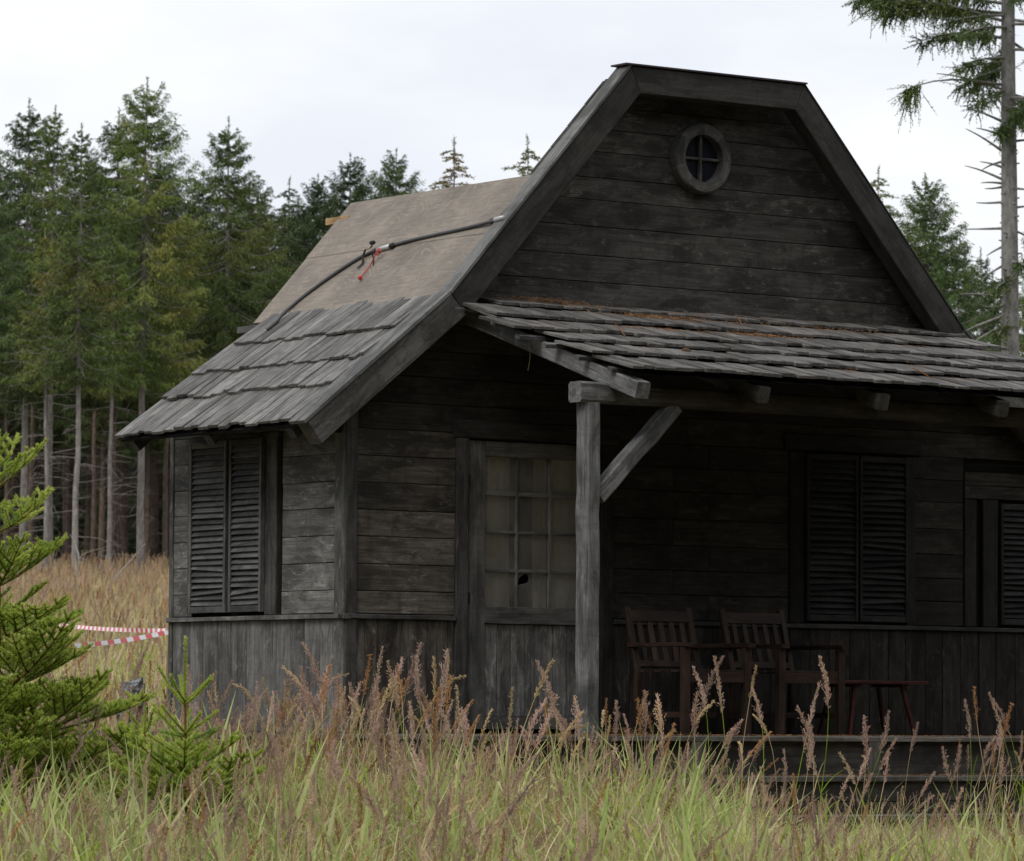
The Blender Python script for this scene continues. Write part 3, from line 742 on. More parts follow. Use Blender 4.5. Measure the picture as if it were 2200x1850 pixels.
Ltot = math.hypot(EX-KX, EZ-KZ)
lcourse(Ltot+.005, -.072, 2.235, .52, 11)
lcourse((KX+.15)/(KX-EX)*Ltot, -.070, 2.20, .44, 12)
lcourse((KX-.10)/(KX-EX)*Ltot, -.068, 2.17, .44, 13)
lcourse((KX-.385)/(KX-EX)*Ltot, -.066, 2.05, .42, 14)

# --- porch roof
SL = .3176
nvp = Vector((0, -SL, 1)).normalized(); dvp = Vector((0, -1, -SL)).normalized()
pz = lambda y, z0: z0-SL*abs(y)
v = []
for y in (-.04, -2.0):
    for x in (.98, 5.36):
        for dz in (0, .006): v.append((x, y, pz(y, 3.048)+dz))
me = mesh('porch_roof', v, [(0, 2, 3, 1), (4, 5, 7, 6), (0, 1, 5, 4), (2, 6, 7, 3), (0, 4, 6, 2), (1, 3, 7, 5)]); fixn(me)
proof = link('porch_roof', me, house, None, M_DARK)  # thin sheet added beneath the shingles to stop light entering the porch
RX = [.995, 2.093, 3.163, 4.283, 5.25]
for x in RX:
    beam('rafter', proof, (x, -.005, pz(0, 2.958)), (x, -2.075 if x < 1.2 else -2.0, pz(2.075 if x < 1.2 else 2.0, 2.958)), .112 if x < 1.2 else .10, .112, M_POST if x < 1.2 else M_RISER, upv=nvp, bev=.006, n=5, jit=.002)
for k, (y, xl) in enumerate(((-.235, .735), (-.62, .80), (-1.0, .735), (-1.215, .80), (-1.54, .84), (-1.83, .90))):
    beam('batten', proof, (xl, y, pz(y, 3.034)), (5.45, y, pz(y, 3.034)), .055, .03, M_POST, upv=nvp, bev=.003)
base_p = lambda u, v: Vector((v, 0, 3.055))+dvp*u
eyp = nvp.cross(dvp)
sgn = 1 if eyp.x > 0 else -1
def pcourse(y, x0, x1, L, seed):
    u = abs(y)*math.sqrt(1+SL*SL)
    f_ = (lambda uu, vv: base_p(uu, vv*sgn))
    a, b = (x0, x1) if sgn > 0 else (-x1, -x0)
    shingle_course(proof, f_, dvp, eyp, u, a, b, L, .09, .19, .021, M_PSHINGLE, .018, seed, lift=1.75)
pcourse(-2.03, .92, 5.42, .46, 21)
pcourse(-1.65, .88, 5.44, .43, 22)
pcourse(-1.315, .93, 5.40, .42, 23)
pcourse(-1.03, .68, 5.46, .44, 24)
pcourse(-.655, .80, 5.52, .46, 25)
pcourse(-.285, 1.10, 5.44, .30, 26)
board('shingle', proof, Vector(base_p(.22, .80))+nvp*.012, dvp, eyp if sgn > 0 else eyp, .46, .13, .02, M_PSHINGLE)
# post, beam, brace
ptop = 2.226
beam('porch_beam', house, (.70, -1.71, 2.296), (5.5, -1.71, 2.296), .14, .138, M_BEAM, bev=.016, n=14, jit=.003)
for x in (.815, 5.33):
    beam('porch_post', house, (x, -1.71, .0), (x, -1.71, ptop+.003), .125, .138, M_POST, upv=(0, 1, 0), bev=.02, n=12, jit=.004)
beam('brace', house, (.872, -1.72, 1.60), (1.53, -1.72, 2.235), .10, .115, M_POST, upv=(-.69, 0, .72), bev=.012, n=6, jit=.003)

# --- deck and steps
DY, DXL, DXR, DB = -2.58, -.62, 7.0, 2.42
v, f = slab(DXL+.05, DXR-.05, DY+.08, DB-.05, -.50, -.034)
deck = link('deck', mesh('deck', v, f), house, None, M_DARK)
y = DY
while y < DB-.02:
    w = min(.145, DB-y)
    if y+w <= -.03 or True:
        cuts = [DXL+rng.uniform(0, .015), 1.9+rng.uniform(-.3, .3), 4.4+rng.uniform(-.3, .3), DXR] if y < 0 else [DXL+rng.uniform(0, .015), DXR]
        for a, b in zip(cuts[:-1], cuts[1:]):
            board('deck_board', deck, (a, y, -.032), (1, 0, 0), (0, 1, 0), b-a-.003, w-.005, .030+rng.uniform(-.003, .001), M_DECK, n=4, jit=.0015)
    y += w
for z0, z1 in ((-.60, -.33), (-.325, -.034)):
    for a, b in ((DXL+.04, 1.62), (1.625, 4.2), (4.205, DXR-.04)):
        board('fascia_board', deck, (a, DY+.078, z0), (1, 0, 0), (0, 0, 1), b-a, z1-z0, .03, M_RISER, n=4, jit=.002)
for x in (DXL+.15, 1.08, 2.6, 4.2, 5.8):
    beam('stump_post', deck, (x, DY+.02, GZ-.1), (x, DY+.02, -.036), .1, .06, M_DECK, upv=(0, 1, 0), bev=.006)
z0 = -.60
for zz0, zz1 in ((-.60, -.33), (-.325, -.034)):
    board('fascia_board', deck, (DXL+.05, DB-.06, zz0), (0, -1, 0), (0, 0, 1), DB-.06-DY-.08, zz1-zz0, .03, M_RISER, n=4, jit=.002)
def step(x0, x1, yf, yb, z, zb):
    v, f = slab(x0+.03, x1-.03, yf+.06, yb, zb, z-.034); st = link('step', mesh('step', v, f), house, None, M_DARK)
    nb = 2; w = (yb-yf)/nb
    for i in range(nb):
        board('tread', st, (x0, yf+w*i, z-.034), (1, 0, 0), (0, 1, 0), x1-x0, w-.006, .034, M_DECK, n=6, jit=.002)
    zm = (z-.036+zb)/2
    board('riser', st, (x0+.02, yf+.058, zm), (1, 0, 0), (0, 0, 1), x1-x0-.04, z-.037-zm, .026, M_RISER, n=6, jit=.002)
    board('riser', st, (x0+.02, yf+.058, zb), (1, 0, 0), (0, 0, 1), x1-x0-.04, zm-zb-.006, .026, M_RISER, n=6, jit=.002)
step(1.30, 4.85, DY-.30, DY+.045, -.262, -.56)
step(1.42, 4.78, DY-.60, DY-.245, -.515, -.66)

# ------------------------------------------------------------------ things on the roof and porch
UA = np.array([TX, 0, TZ]); UN = np.cross(np.array([TX-KX, 0, TZ-KZ]), [0, 1., 0]); UN /= np.linalg.norm(UN)
if UN[2] < 0: UN = -UN
def on_ply(px, py, h): return on_plane(px, py, UA+UN*h, UN)
hose = empty('hose', on_ply(800, 540, .0), 'black rubber hose curving over the plywood roof from gable edge to eave', 'hose')
hp = [on_ply(1080, 469, .03), on_ply(1000, 490, .0135), on_ply(900, 512, .0135), on_ply(830, 531, .0135), on_ply(795, 543, .0135), on_ply(760, 561, .0135), on_ply(700, 601, .0135), on_ply(640, 646, .0135), on_ply(606, 676, .03)]
A4 = np.array([KX, 0, KZ]); n4 = np.array([nl.x, nl.y, nl.z])
hp.append(on_plane(590, 694, A4+n4*.04, n4)); hp.append(hp[-1]+np.array([-.06, .01, -.05]))
tube('tube', hose, spline(hp, 8), .0135, M_HOSE, 10)
hs = spline(hp, 8)
tube('coupling', hose, [on_ply(842, 528, .016), on_ply(812, 537, .016)], .0185, M_SILVER, 12)
tube('coupling', hose, [on_ply(1064, 473, .027), on_ply(1082, 468, .03)], .020, M_SILVER, 12)
for p in ((846, 527), (1062, 474)):
    a = on_ply(p[0], p[1], .019); b = on_ply(p[0]-7, p[1]+2, .019); tube('clamp', hose, [a, b], .020, M_IRON, 12)
strap = empty('strap', on_ply(790, 545, .02), 'dark webbing strap tied round the hose on the roof', 'strap')
def ribbon(name, pts, w, side, mat, parent=None, th=.002, **k):
    side = np.array(side, float); v = []; f = []
    for i, p in enumerate(pts):
        p = np.array(p, float); t = np.array(pts[min(i+1, len(pts)-1)])-np.array(pts[max(i-1, 0)]); t /= np.linalg.norm(t)
        nn = np.cross(t, side); nn /= np.linalg.norm(nn)+1e-9
        for a, b in ((-1, -1), (1, -1), (1, 1), (-1, 1)): v.append(p+side*w/2*a+nn*th*b)
    for i in range(len(pts)-1):
        for j in range(4): a = i*4+j; b = i*4+(j+1) % 4; f.append((a, b, b+4, a+4))
    f += [(3, 2, 1, 0), tuple(len(v)-4+j for j in range(4))]
    me = mesh(name, v, f); fixn(me); return link(name, me, parent, None, mat, **k)
ribbon('band', [on_ply(802, 522, .05), on_ply(796, 533, .06), on_ply(785, 536, .065), on_ply(780, 550, .03), on_ply(779, 566, .01), on_ply(768, 576, .012)], .022, (0, 1, 0), M_STRAP, strap)
ribbon('band', [on_ply(806, 536, .06), on_ply(800, 545, .058), on_ply(803, 560, .012), on_ply(801, 569, .012)], .012, (0, 1, 0), M_STRAP, strap)
tube('buckle', strap, [on_ply(797, 522, .05), on_ply(803, 521, .055)], .016, M_IRON, 6)
cord = empty('cord', on_ply(775, 597, 0), 'red cord with a round knob hanging from the hose on the roof', 'cord')
tube('line', cord, spline([on_ply(813, 536, .055), on_ply(808, 545, .05), on_ply(795, 570, .014), on_ply(777, 593, .014)], 5), .0045, M_RED, 6)
me = bpy.data.meshes.new('knob'); bm = bmesh.new(); bmesh.ops.create_icosphere(bm, subdivisions=2, radius=.017)
for q in bm.verts: q.co *= 1+.12*math.sin(q.co.x*150+q.co.z*90)
bm.to_mesh(me); bm.free()
link('knob', me, cord, Matrix.Translation(on_ply(773, 597, .024)), M_RED)
tube('loop', cord, spline([on_ply(812, 533, .055), on_ply(818, 541, .05), on_ply(810, 548, .03), on_ply(806, 538, .055)], 4), .005, M_RED, 6)

def armchair(x, yb, label):
    """slatted armchair facing -y; x is its left side, yb the back of the seat"""
    W, D = .60, .60
    c = empty('armchair', (x+W/2, yb-D/2, 0), label, 'chair', None)
    s = .05
    for dx in (s/2, W-s/2):
        beam('leg', c, (x+dx, yb-D+.03, 0), (x+dx, yb-D+.03, .615), .058, .05, M_CHAIR, upv=(0, 1, 0), bev=.004)
        beam('leg', c, (x+dx, yb-.02, 0), (x+dx, yb-.03, .44), .05, .045, M_CHAIR, upv=(0, 1, 0), bev=.004)
        beam('back_post', c, (x+dx, yb-.03, .43), (x+dx, yb+.11, .905), .045, .035, M_CHAIR, upv=(0, 1, 0), bev=.004)
        beam('armrest', c, (x+dx, yb+.05, .632), (x+dx, yb-D-.03, .632), .07, .03, M_CHAIR, bev=.004)
        beam('stretcher', c, (x+dx, yb-D+.03, .14), (x+dx, yb-.03, .14), .025, .04, M_CHAIR, bev=.003)
    beam('seat_rail', c, (x+s, yb-D+.03, .405), (x+W-s, yb-D+.03, .405), .03, .075, M_CHAIR, bev=.003)
    beam('stretcher', c, (x+s, yb-.25, .14), (x+W-s, yb-.25, .14), .025, .04, M_CHAIR, bev=.003)
    for i in range(6):
        yy = yb-D+.06+i*.098
        beam('seat_slat', c, (x+.03, yy, .45), (x+W-.03, yy, .45), .08, .018, M_CHAIR, bev=.003)
    zl = lambda z: yb-.03+(z-.43)*.295
    beam('top_rail', c, (x+s-.005, zl(.84)-.002, .84), (x+W-s+.005, zl(.84)-.002, .84), .028, .085, M_CHAIR, upv=(0, .28, .96), bev=.004)
    beam('lower_rail', c, (x+s-.005, zl(.50)-.002, .50), (x+W-s+.005, zl(.50)-.002, .50), .026, .05, M_CHAIR, upv=(0, .28, .96), bev=.004)
    for i in range(5):
        xx = x+s+.06+i*(W-2*s-.12)/4
        beam('back_slat', c, (xx, zl(.50)-.004, .50), (xx, zl(.82)-.004, .82), .042, .014, M_CHAIR, upv=(0, 1, -.28), bev=.002)
    return c
armchair(2.185, -.42, 'reddish brown slatted wooden armchair on the porch, the one next to the door')
armchair(3.045, -.42, 'reddish brown slatted wooden armchair on the porch, beside the low red table')
tb = empty('low_table', (4.15, -.62, 0), 'low red wooden side table with splayed legs on the porch', 'table')
for i in range(4):
    board('tabletop_plank', tb, (3.80, -.83+i*.105, .375), (1, 0, 0), (0, 1, 0), .80, .1, .022, M_TABLE, n=2, jit=.001)
for x, dx in ((3.95, -.05), (4.40, .06)):
    beam('cleat', tb, (x, -.80, .364), (x, -.45, .364), .06, .026, M_TABLE, bev=.003)
    for y, dy in ((-.76, -.04), (-.50, .04)):
        beam('leg', tb, (x+dx*1.6, y+dy, 0), (x, y, .366), .03, .03, M_TABLE, upv=(0, 1, 0), bev=.004)

# ------------------------------------------------------------------ litter of needles, twigs and cones
def litter(name, patches, base, nrm, label, mat):
    r = np.random.default_rng(5); v = []; f = []
    nrm = np.array(nrm, float); nrm /= np.linalg.norm(nrm)
    for (x, y, rx, ry, n, hgt) in patches:
        n = int(n*1.3)
        for k in range(n):
            a, b = r.normal(0, 1, 2)*.5
            p = np.array(base(x+a*rx, y+b*ry))+nrm*(r.uniform(.002, hgt))
            w = r.uniform(0, 2*math.pi); L = r.uniform(.010, .024)
            d = np.array([math.cos(w), math.sin(w), 0]); d -= nrm*(d@nrm); d += nrm*r.uniform(-.25, .25)
            s = np.cross(d, nrm)*.0030
            i = len(v); v += [p-d*L/2-s, p-d*L/2+s, p+d*L/2+s, p+d*L/2-s]; f.append((i, i+1, i+2, i+3))
    return link(name, mesh(name, v, f), None, None, mat, label, 'litter', None, 'stuff')
pr = np.random.default_rng(3)
pats = [(1.62, -.10, .35, .06, 700, .035), (1.95, -.20, .35, .07, 500, .02), (2.45, -.36, .5, .06, 600, .02), (2.75, -.20, .3, .07, 300, .015), (3.5, -.25, .5, .08, 350, .014), (3.1, -.72, .35, .05, 350, .016), (2.2, -.75, .6, .05, 200, .012), (4.2, -.3, .5, .1, 200, .012)]
for _ in range(60): pats.append((pr.uniform(1, 5.3), pr.uniform(-1.95, -.05), .14, .03, 14, .01))
litter('needle_litter', pats, lambda x, y: (x, y, 3.055-SL*abs(y)+.036), (0, -SL, 1), 'orange brown fallen needles lying on the porch shingles', M_NEEDLELITTER)
pats = [(x, DY+.06, .25, .03, 110, .012) for x in np.arange(-.5, 6.5, .22)]+[(x, DY+.35, .3, .25, 60, .01) for x in np.arange(-.4, 6.5, .3)]
pats += [(.98, DY+.72, .14, .08, 500, .05), (1.1, -1.9, .2, .1, 200, .02)]
litter('needle_litter', pats, lambda x, y: (x, y, .0), (0, 0, 1), 'brown fallen needles along the edge of the porch deck', M_NEEDLELITTER)
litter('needle_litter', [(x, DY-.2, .25, .05, 90, .014) for x in np.arange(1.4, 4.8, .2)], lambda x, y: (x, y, -.262), (0, 0, 1), 'brown fallen needles on the upper porch step', M_NEEDLELITTER)
PB = lambda x, y, h=.045: np.array([x, y, 3.055-SL*abs(y)+h])
M_CONE = plain('cone_scales', (.10, .06, .035), .9, .1, var=.4, scale=40)
def cone(x, y, ang, label, grp=None):
    v, f = [], []
    d = np.array([math.cos(ang), math.sin(ang), 0])
    pts = [PB(x, y, .05)+d*t for t in np.linspace(-.05, .05, 9)]
    rd = [.005, .014, .019, .021, .020, .018, .015, .010, .004]
    rd = [q*(1.18 if i % 2 else .9) for i, q in enumerate(rd)]
    tube_geo(pts, rd, 8, v, f); link('spruce_cone', mesh('cone', v, f), None, None, M_CONE, label, 'cone', grp)
for (px, py, a) in ((1475, 756, .3), (2036, 802, .1)):
    q = on_plane(px, py, (0, 0, 3.10), (0, SL*-1, 1)); cone(q[0], q[1], a, 'brown spruce cone lying on the porch shingles', 'cones on the porch roof')
for (px, py, px2, py2, lab) in ((1322, 705, 1345, 725, 'forked bare twig lying on the porch shingles near the gable'), (1580, 685, 1598, 705, 'short grey twig on the upper porch shingles'), (1960, 800, 2000, 812, 'thin brown twig beside a cone on the porch shingles')):
    a = on_plane(px, py, (0, 0, 3.12), (0, -SL, 1)); b = on_plane(px2, py2, (0, 0, 3.11), (0, -SL, 1))
    v, f = tube_geo([a+np.array([0, 0, .03]), (a+b)/2+np.array([0, 0, .02]), b], [.003, .005, .004], 5)
    tube_geo([(a+b)/2+np.array([0, 0, .02]), (a+b)/2+np.array([.05, .05, .05])], [.003, .002], 5, v, f)
    link('twig', mesh('twig', v, f), None, None, M_TWIG, lab, 'twig')
q = on_plane(1145, 765, (.93, 0, 0), (1, 0, 0))
v, f = tube_geo(spline([q+np.array([0, .05, .10]), q+np.array([-.01, .02, .0]), q+np.array([-.02, .03, -.10])], 5), .0022, 5)
M_STRAWP = plain('dry_straw', (.20, .17, .11), .9, .1)
link('grass_straw', mesh('straw', v, f), None, None, M_STRAWP, 'single dry straw hanging from the porch rafter', 'straw')

# ------------------------------------------------------------------ trees
def tri_mesh(name, base, dirv, wid, roll):
    """many narrow leaf-shaped triangles: base (n,3), dirv (n,3) full length vector, wid (n,), roll (n,)"""
    n = len(base)
    d = dirv/np.linalg.norm(dirv, axis=1)[:, None]
    ref = np.tile([0, 0, 1.], (n, 1)); ref[np.abs(d[:, 2]) > .95] = [1, 0, 0]
    a = np.cross(d, ref); a /= np.linalg.norm(a, axis=1)[:, None]
    b = np.cross(d, a)
    s = (a*np.cos(roll)[:, None]+b*np.sin(roll)[:, None])*(wid/2)[:, None]
    p = np.stack([base-s*.5, base+dirv*.45-s, base+dirv, base+dirv*.45+s], 1).reshape(-1, 3)
    return mesh_quads(name, p)
def mesh_quads(name, p):
    n = len(p)//4; m = bpy.data.meshes.new(name)
    m.vertices.add(len(p)); m.vertices.foreach_set('co', np.ascontiguousarray(p, dtype=np.float32).ravel())
    m.loops.add(4*n); m.loops.foreach_set('vertex_index', np.arange(4*n, dtype=np.int32))
    m.polygons.add(n); m.polygons.foreach_set('loop_start', np.arange(0, 4*n, 4, dtype=np.int32))
    m.update(calc_edges=True); return m
def spruce_meshes(seed, H, cb, R, dens=1.0, rtrunk=.16, profile=1.0, droop=1.0, bare=.5, irregular=.25, hang=1.0):
    """returns (trunk mesh, crown mesh). cb: crown base height; R: largest crown radius"""
    r = np.random.default_rng(seed)
    zs = np.linspace(0, H, 14)
    wob = np.cumsum(r.normal(0, .02, (14, 2)), 0)
    tp = np.stack([wob[:, 0], wob[:, 1], zs], 1)
    rad = rtrunk*(1-zs/H)**.8+.006; rad[0] *= 1.2
    tv, tf = tube_geo([tuple(p) for p in tp], list(rad), 10)
    ax = lambda z: np.array([np.interp(z, zs, tp[:, 0]), np.interp(z, zs, tp[:, 1]), z])
    B, D, W = [], [], []
    z = cb
    while z < H-.45:
        t = (z-cb)/(H-cb)
        nb = int(r.integers(4, 7)) if t < .93 else 4
        for k in range(nb):
            az = 2*math.pi*(k+r.uniform(-.3, .3))/nb + z*3.1
            L = R*min(1, min((1-t)**profile, (1-t)*2.5+.02)*1.05)*r.uniform(1-irregular, 1+irregular*.6)
            if t < .12: L *= .55+.45*t/.12*r.uniform(.6, 1.2)
            if r.random() < .07: L *= .4
            L = max(L, .16)
            el = math.radians(np.interp(t, [0, .5, .85, 1], [-22, -6, 22, 50])*droop+r.uniform(-8, 8))
            o = ax(z+r.uniform(-.12, .12))
            hd = np.array([math.cos(az), math.sin(az), 0]); sd_ = np.array([-hd[1], hd[0], 0])
            n = max(5, int(L/.16))
            u = np.linspace(0, 1, n+1)
            sag = -L*.16*np.sin(u*math.pi*.9)*droop+L*.10*u**3
            path = o+np.outer(u*L*math.cos(el), hd)+np.outer(u*L*math.sin(el)+sag, [0, 0, 1])
            if L > .5: tube_geo([tuple(q) for q in path[::max(1, n//4)]], list(np.linspace(.012+.009*L, .004, len(path[::max(1, n//4)]))), 4, tv, tf, False)
            m = int(L*46*dens)+8
            uu = r.uniform(.06, 1.0, m)
            base = np.stack([np.interp(uu, u, path[:, i]) for i in range(3)], 1)
            side = r.choice([-1, 1], m)*r.uniform(.1, 1, m)
            tl = (.16+.30*L*(1-uu)*.55+.10)*r.uniform(.5, 1.15, m)*np.clip(L, .28, 1.3)
            tdir = np.outer(np.ones(m), hd)*r.uniform(.35, .9, m)[:, None]+side[:, None]*sd_[None]*.85
            tdir[:, 2] -= r.uniform(.05, .75, m)*hang*np.interp(t, [0, .8, 1], [1, .6, .1])
            tdir /= np.linalg.norm(tdir, axis=1)[:, None]
            # each twig carries hanging leaflets
            for j in range(5):
                q = (j+r.uniform(0, 1, m))/5
                lb = base+tdir*(tl*q)[:, None]; lb[:, 2] -= .12*hang*tl*q*q
                ld = tdir*r.uniform(.3, .9, m)[:, None]+r.normal(0, .38, (m, 3)); ld[:, 2] -= r.uniform(.0, 1.0, m)*hang*np.interp(t, [0, .8, 1], [1, .7, .0])
                if t > .9: ld[:, 2] += .4
                ld /= np.linalg.norm(ld, axis=1)[:, None]
                ll_ = r.uniform(.055, .16, m)*(.45+.5*min(L, 1.3))
                B.append(lb); D.append(ld*ll_[:, None]); W.append(r.uniform(.018, .042, m))
        z += r.uniform(.24, .42)*(1 if t < .7 else .75)
    # leader
    m = 90; q = r.uniform(0, 1, m)
    lb = np.array([ax(H-.8*a) for a in q]); ld = r.normal(0, .5, (m, 3)); ld[:, 2] += .8; ld /= np.linalg.norm(ld, axis=1)[:, None]
    B.append(lb); D.append(ld*.10); W.append(np.full(m, .026))
    # dead twigs below the crown
    z = .8
    while z < cb+1.5:
        for k in range(int(r.integers(1, 4))):
            if r.random() > bare: continue
            az = r.uniform(0, 2*math.pi); L = r.uniform(.3, 1.7)
            hd = np.array([math.cos(az), math.sin(az), r.uniform(-.25, .12)])
            o = ax(z); p1 = o+hd*L*.55+np.array([0, 0, r.uniform(-.05, .1)]); p2 = o+hd*L+np.array([r.uniform(-.15, .15), r.uniform(-.15, .15), r.uniform(-.3, .15)])
            tube_geo([o, p1, p2], [.013, .009, .004], 4, tv, tf, False)
            if L > .8:
                for _ in range(3):
                    a = p1+(p2-p1)*r.uniform(0, .8); tube_geo([a, a+r.normal(0, .18, 3)-np.array([0, 0, .08])], [.006, .003], 3, tv, tf, False)
        z += r.uniform(.18, .4)
    B = np.concatenate(B); D = np.concatenate(D); W = np.concatenate(W)
    cm = tri_mesh('crown', B, D, W, r.uniform(0, math.pi, len(B)))
    return mesh('trunk', tv, tf, True), cm
def plant(name, meshes, loc, label, group, scale=1., rz=0., foliage=M_NEEDLE, bark=M_BARK, cat='tree', lean=(0, 0)):
    t = link(name, None, None, Matrix.Translation(loc) @ Matrix.Rotation(rz, 4, 'Z') @ Matrix.Rotation(lean[0], 4, 'X') @ Matrix.Scale(scale, 4), None, label, cat, group)
    for nm, me, mt in (('trunk', meshes[0], bark), ('crown', meshes[1], foliage)):
        if not me.materials: me.materials.append(mt)
        o = bpy.data.objects.new(nm, me); COL.objects.link(o); o.parent = t
        o.material_slots[0].link = 'OBJECT'; o.material_slots[0].material = mt
    return t
V_BIG = spruce_meshes(1, 17.0, 7.4, 2.9, 1.15, .135, .62, irregular=.38)
V_RIGHT = spruce_meshes(11, 17.0, 3.0, 3.6, 1.3, .18, .6, irregular=.3)
V_MID = spruce_meshes(2, 15.0, 6.3, 2.6, 1.1, .125, .68)
V_SLIM = spruce_meshes(3, 15.5, 7.4, 1.75, 1.2, .11, .6)
V_FULL = spruce_meshes(4, 14.0, 1.6, 2.9, 1.0, .16, .72, bare=.2)
V_OPEN = spruce_meshes(5, 13.0, 5.5, 2.3, .5, .09, .75, irregular=.5, droop=-.6, bare=.9, hang=.6)
V_DARK = spruce_meshes(6, 15.0, 6.4, 2.5, .75, .15, .6, bare=.8)
def tree_at(name, var, H0, px, top_y, s, label, group=None, fol=M_NEEDLE, bark=M_BARK, rz=None, sink=.1):
    """tree standing on the ground at depth s in column px, scaled so that its top reaches row top_y"""
    g = ground_at(px, s)
    ztop = CAM[2]+(1536+(px-1100)*.0063-top_y)*s/F_PX
    sc = (ztop-g[2])/H0
    return plant(name, var, g-np.array([0, 0, sink]), label, group, sc, rng.uniform(0, 6.28) if rz is None else rz, fol, bark)
G1 = 'spruces along the edge of the wood'
tree_at('spruce_tree', V_BIG, 17, 304, 153, 146, 'tallest spruce at the wood edge with broad ragged crown and straight grey trunk', G1, M_NEEDLE)
tree_at('spruce_tree', V_MID, 15, 483, 238, 150, 'spruce with dense even cone standing next to the plywood roof edge', G1, M_NEEDLE)
tree_at('spruce_tree', V_SLIM, 15.5, 167, 255, 140, 'narrow spruce with bronze yellow cones and a long bare grey trunk', G1, M_NEEDLE3)
tree_at('spruce_tree', V_MID, 15, 52, 200, 156, 'broad dark spruce with open layered top beside the bronze one', G1, M_NEEDLE2)
tree_at('spruce_tree', V_SLIM, 15.5, 107, 216, 152, 'slim green spruce squeezed between the dark and the bronze spruce', G1, M_NEEDLE)
tree_at('spruce_tree', V_MID, 15, 238, 222, 158, 'spruce pressed against the tallest one, its top lower and darker', G1, M_NEEDLE2, M_BARK2)
tree_at('spruce_tree', V_SLIM, 15.5, -40, 260, 148, 'spruce with bare trunk at the outer end of the wood edge', G1, M_NEEDLE2)
tree_at('spruce_tree', V_BIG, 17, 400, 470, 168, 'lower spruce filling the gap behind the tallest spruce', G1, M_NEEDLE, M_BARK2)
tree_at('spruce_tree', V_OPEN, 13, 612, 371, 175, 'thin small spruce top between the dense cone and the darker group', G1, M_NEEDLE2)
tree_at('spruce_tree', V_RIGHT, 17, 676, 362, 165, 'bushy dark spruce rising behind the upper roof corner', G1, M_NEEDLE2)
tree_at('spruce_tree', V_RIGHT, 17, 752, 318, 172, 'dark pointed spruce right behind the top edge of the plywood roof', G1, M_NEEDLE2)
tree_at('spruce_tree', V_RIGHT, 17, 842, 308, 175, 'dense green spruce with brown cones on one side above the plywood roof', G1, M_NEEDLE2)
tree_at('spruce_tree', V_OPEN, 13, 970, 281, 120, 'sparse yellowing spruce with thin see-through crown above the roof', G1, M_THIN)
tree_at('spruce_tree', V_OPEN, 13, 1135, 278, 122, 'sparse spruce with upswept branches close to the gable rake', G1, M_THIN)
tree_at('spruce_tree', V_OPEN, 13, 1884, 346, 150, 'thin spruce top beside the far gable rake', G1, M_NEEDLE)
tree_at('spruce_tree', V_RIGHT, 17, 1995, 358, 98, 'bushy spruce full of brown cones between gable and pale trunk', G1, M_NEEDLE2)
tree_at('spruce_tree', V_BIG, 17, 2062, 500, 104, 'shorter spruce leaning its branches against the bushy one by the gable', G1, M_NEEDLE2, rz=2.)
tree_at('spruce_tree', V_FULL, 14, 1950, 470, 128, 'dark spruce half hidden behind the far gable rake', G1, M_NEEDLE2)
tree_at('spruce_tree', V_FULL, 14, 2110, 520, 112, 'lower spruce behind the pale trunk beyond the cabin', G1, M_NEEDLE2)
tree_at('spruce_tree', V_FULL, 14, 2230, 420, 128, 'spruce with dark low branches on the far side of the pale trunk', G1, M_NEEDLE)
tree_at('spruce_tree', V_MID, 15, 2330, 330, 135, 'tall spruce beyond the pale trunk, away from the cabin', G1, M_NEEDLE)
G2 = 'dark spruces deep in the wood'
r2 = random.Random(4)
deep = []
for i in range(48):
    px = -260+ (i % 16)*58+r2.uniform(-22, 22); row = i//16
    s = 172+row*13+r2.uniform(-5, 5)
    ty = r2.uniform(330, 560) if px < 560 else r2.uniform(420, 620)
    v_, h_ = (V_DARK, 15.)
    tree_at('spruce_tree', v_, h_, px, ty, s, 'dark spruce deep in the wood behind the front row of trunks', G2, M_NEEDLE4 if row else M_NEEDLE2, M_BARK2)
for i in range(40):
    px = -280+(i % 20)*46+r2.uniform(-15, 15)
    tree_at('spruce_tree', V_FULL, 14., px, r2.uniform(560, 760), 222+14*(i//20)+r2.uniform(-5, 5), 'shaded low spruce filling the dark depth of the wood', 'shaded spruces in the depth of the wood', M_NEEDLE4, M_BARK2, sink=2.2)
for i in range(34):
    px = 560+i*78+r2.uniform(-30, 30)
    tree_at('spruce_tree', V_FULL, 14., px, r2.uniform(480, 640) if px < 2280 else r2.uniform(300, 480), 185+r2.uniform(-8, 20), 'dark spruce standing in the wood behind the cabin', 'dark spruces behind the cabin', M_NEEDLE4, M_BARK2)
# slender bare stems between the front row trees
STEM = spruce_meshes(9, 13.0, 7.5, 1.3, .9, .10, .7, bare=.95)
for px, s, ty, bk_, lb in ((65, 160, 420, M_BARK2, 'slender brown spruce stem behind the broad dark spruce'), (101, 143, 480, M_BARK, 'slender grey spruce stem with dead twigs next to the bronze spruce'),
                       (203, 165, 470, M_BARK2, 'slender brown spruce stem between the bronze and the tallest spruce'), (237, 144, 500, M_BARK, 'slender grey spruce stem with dead twigs beside the tallest spruce'),
                       (16, 168, 430, M_BARK2, 'thin brown stem deep behind the young spruce'), (355, 160, 480, M_BARK2, 'thin brown stem showing beside the cabin corner'), (-25, 150, 470, M_BARK, 'slender grey stem at the outer end of the wood edge')):
    tree_at('spruce_tree', STEM, 13, px, ty, s, lb, 'slender stems at the wood edge', M_NEEDLE, bk_)
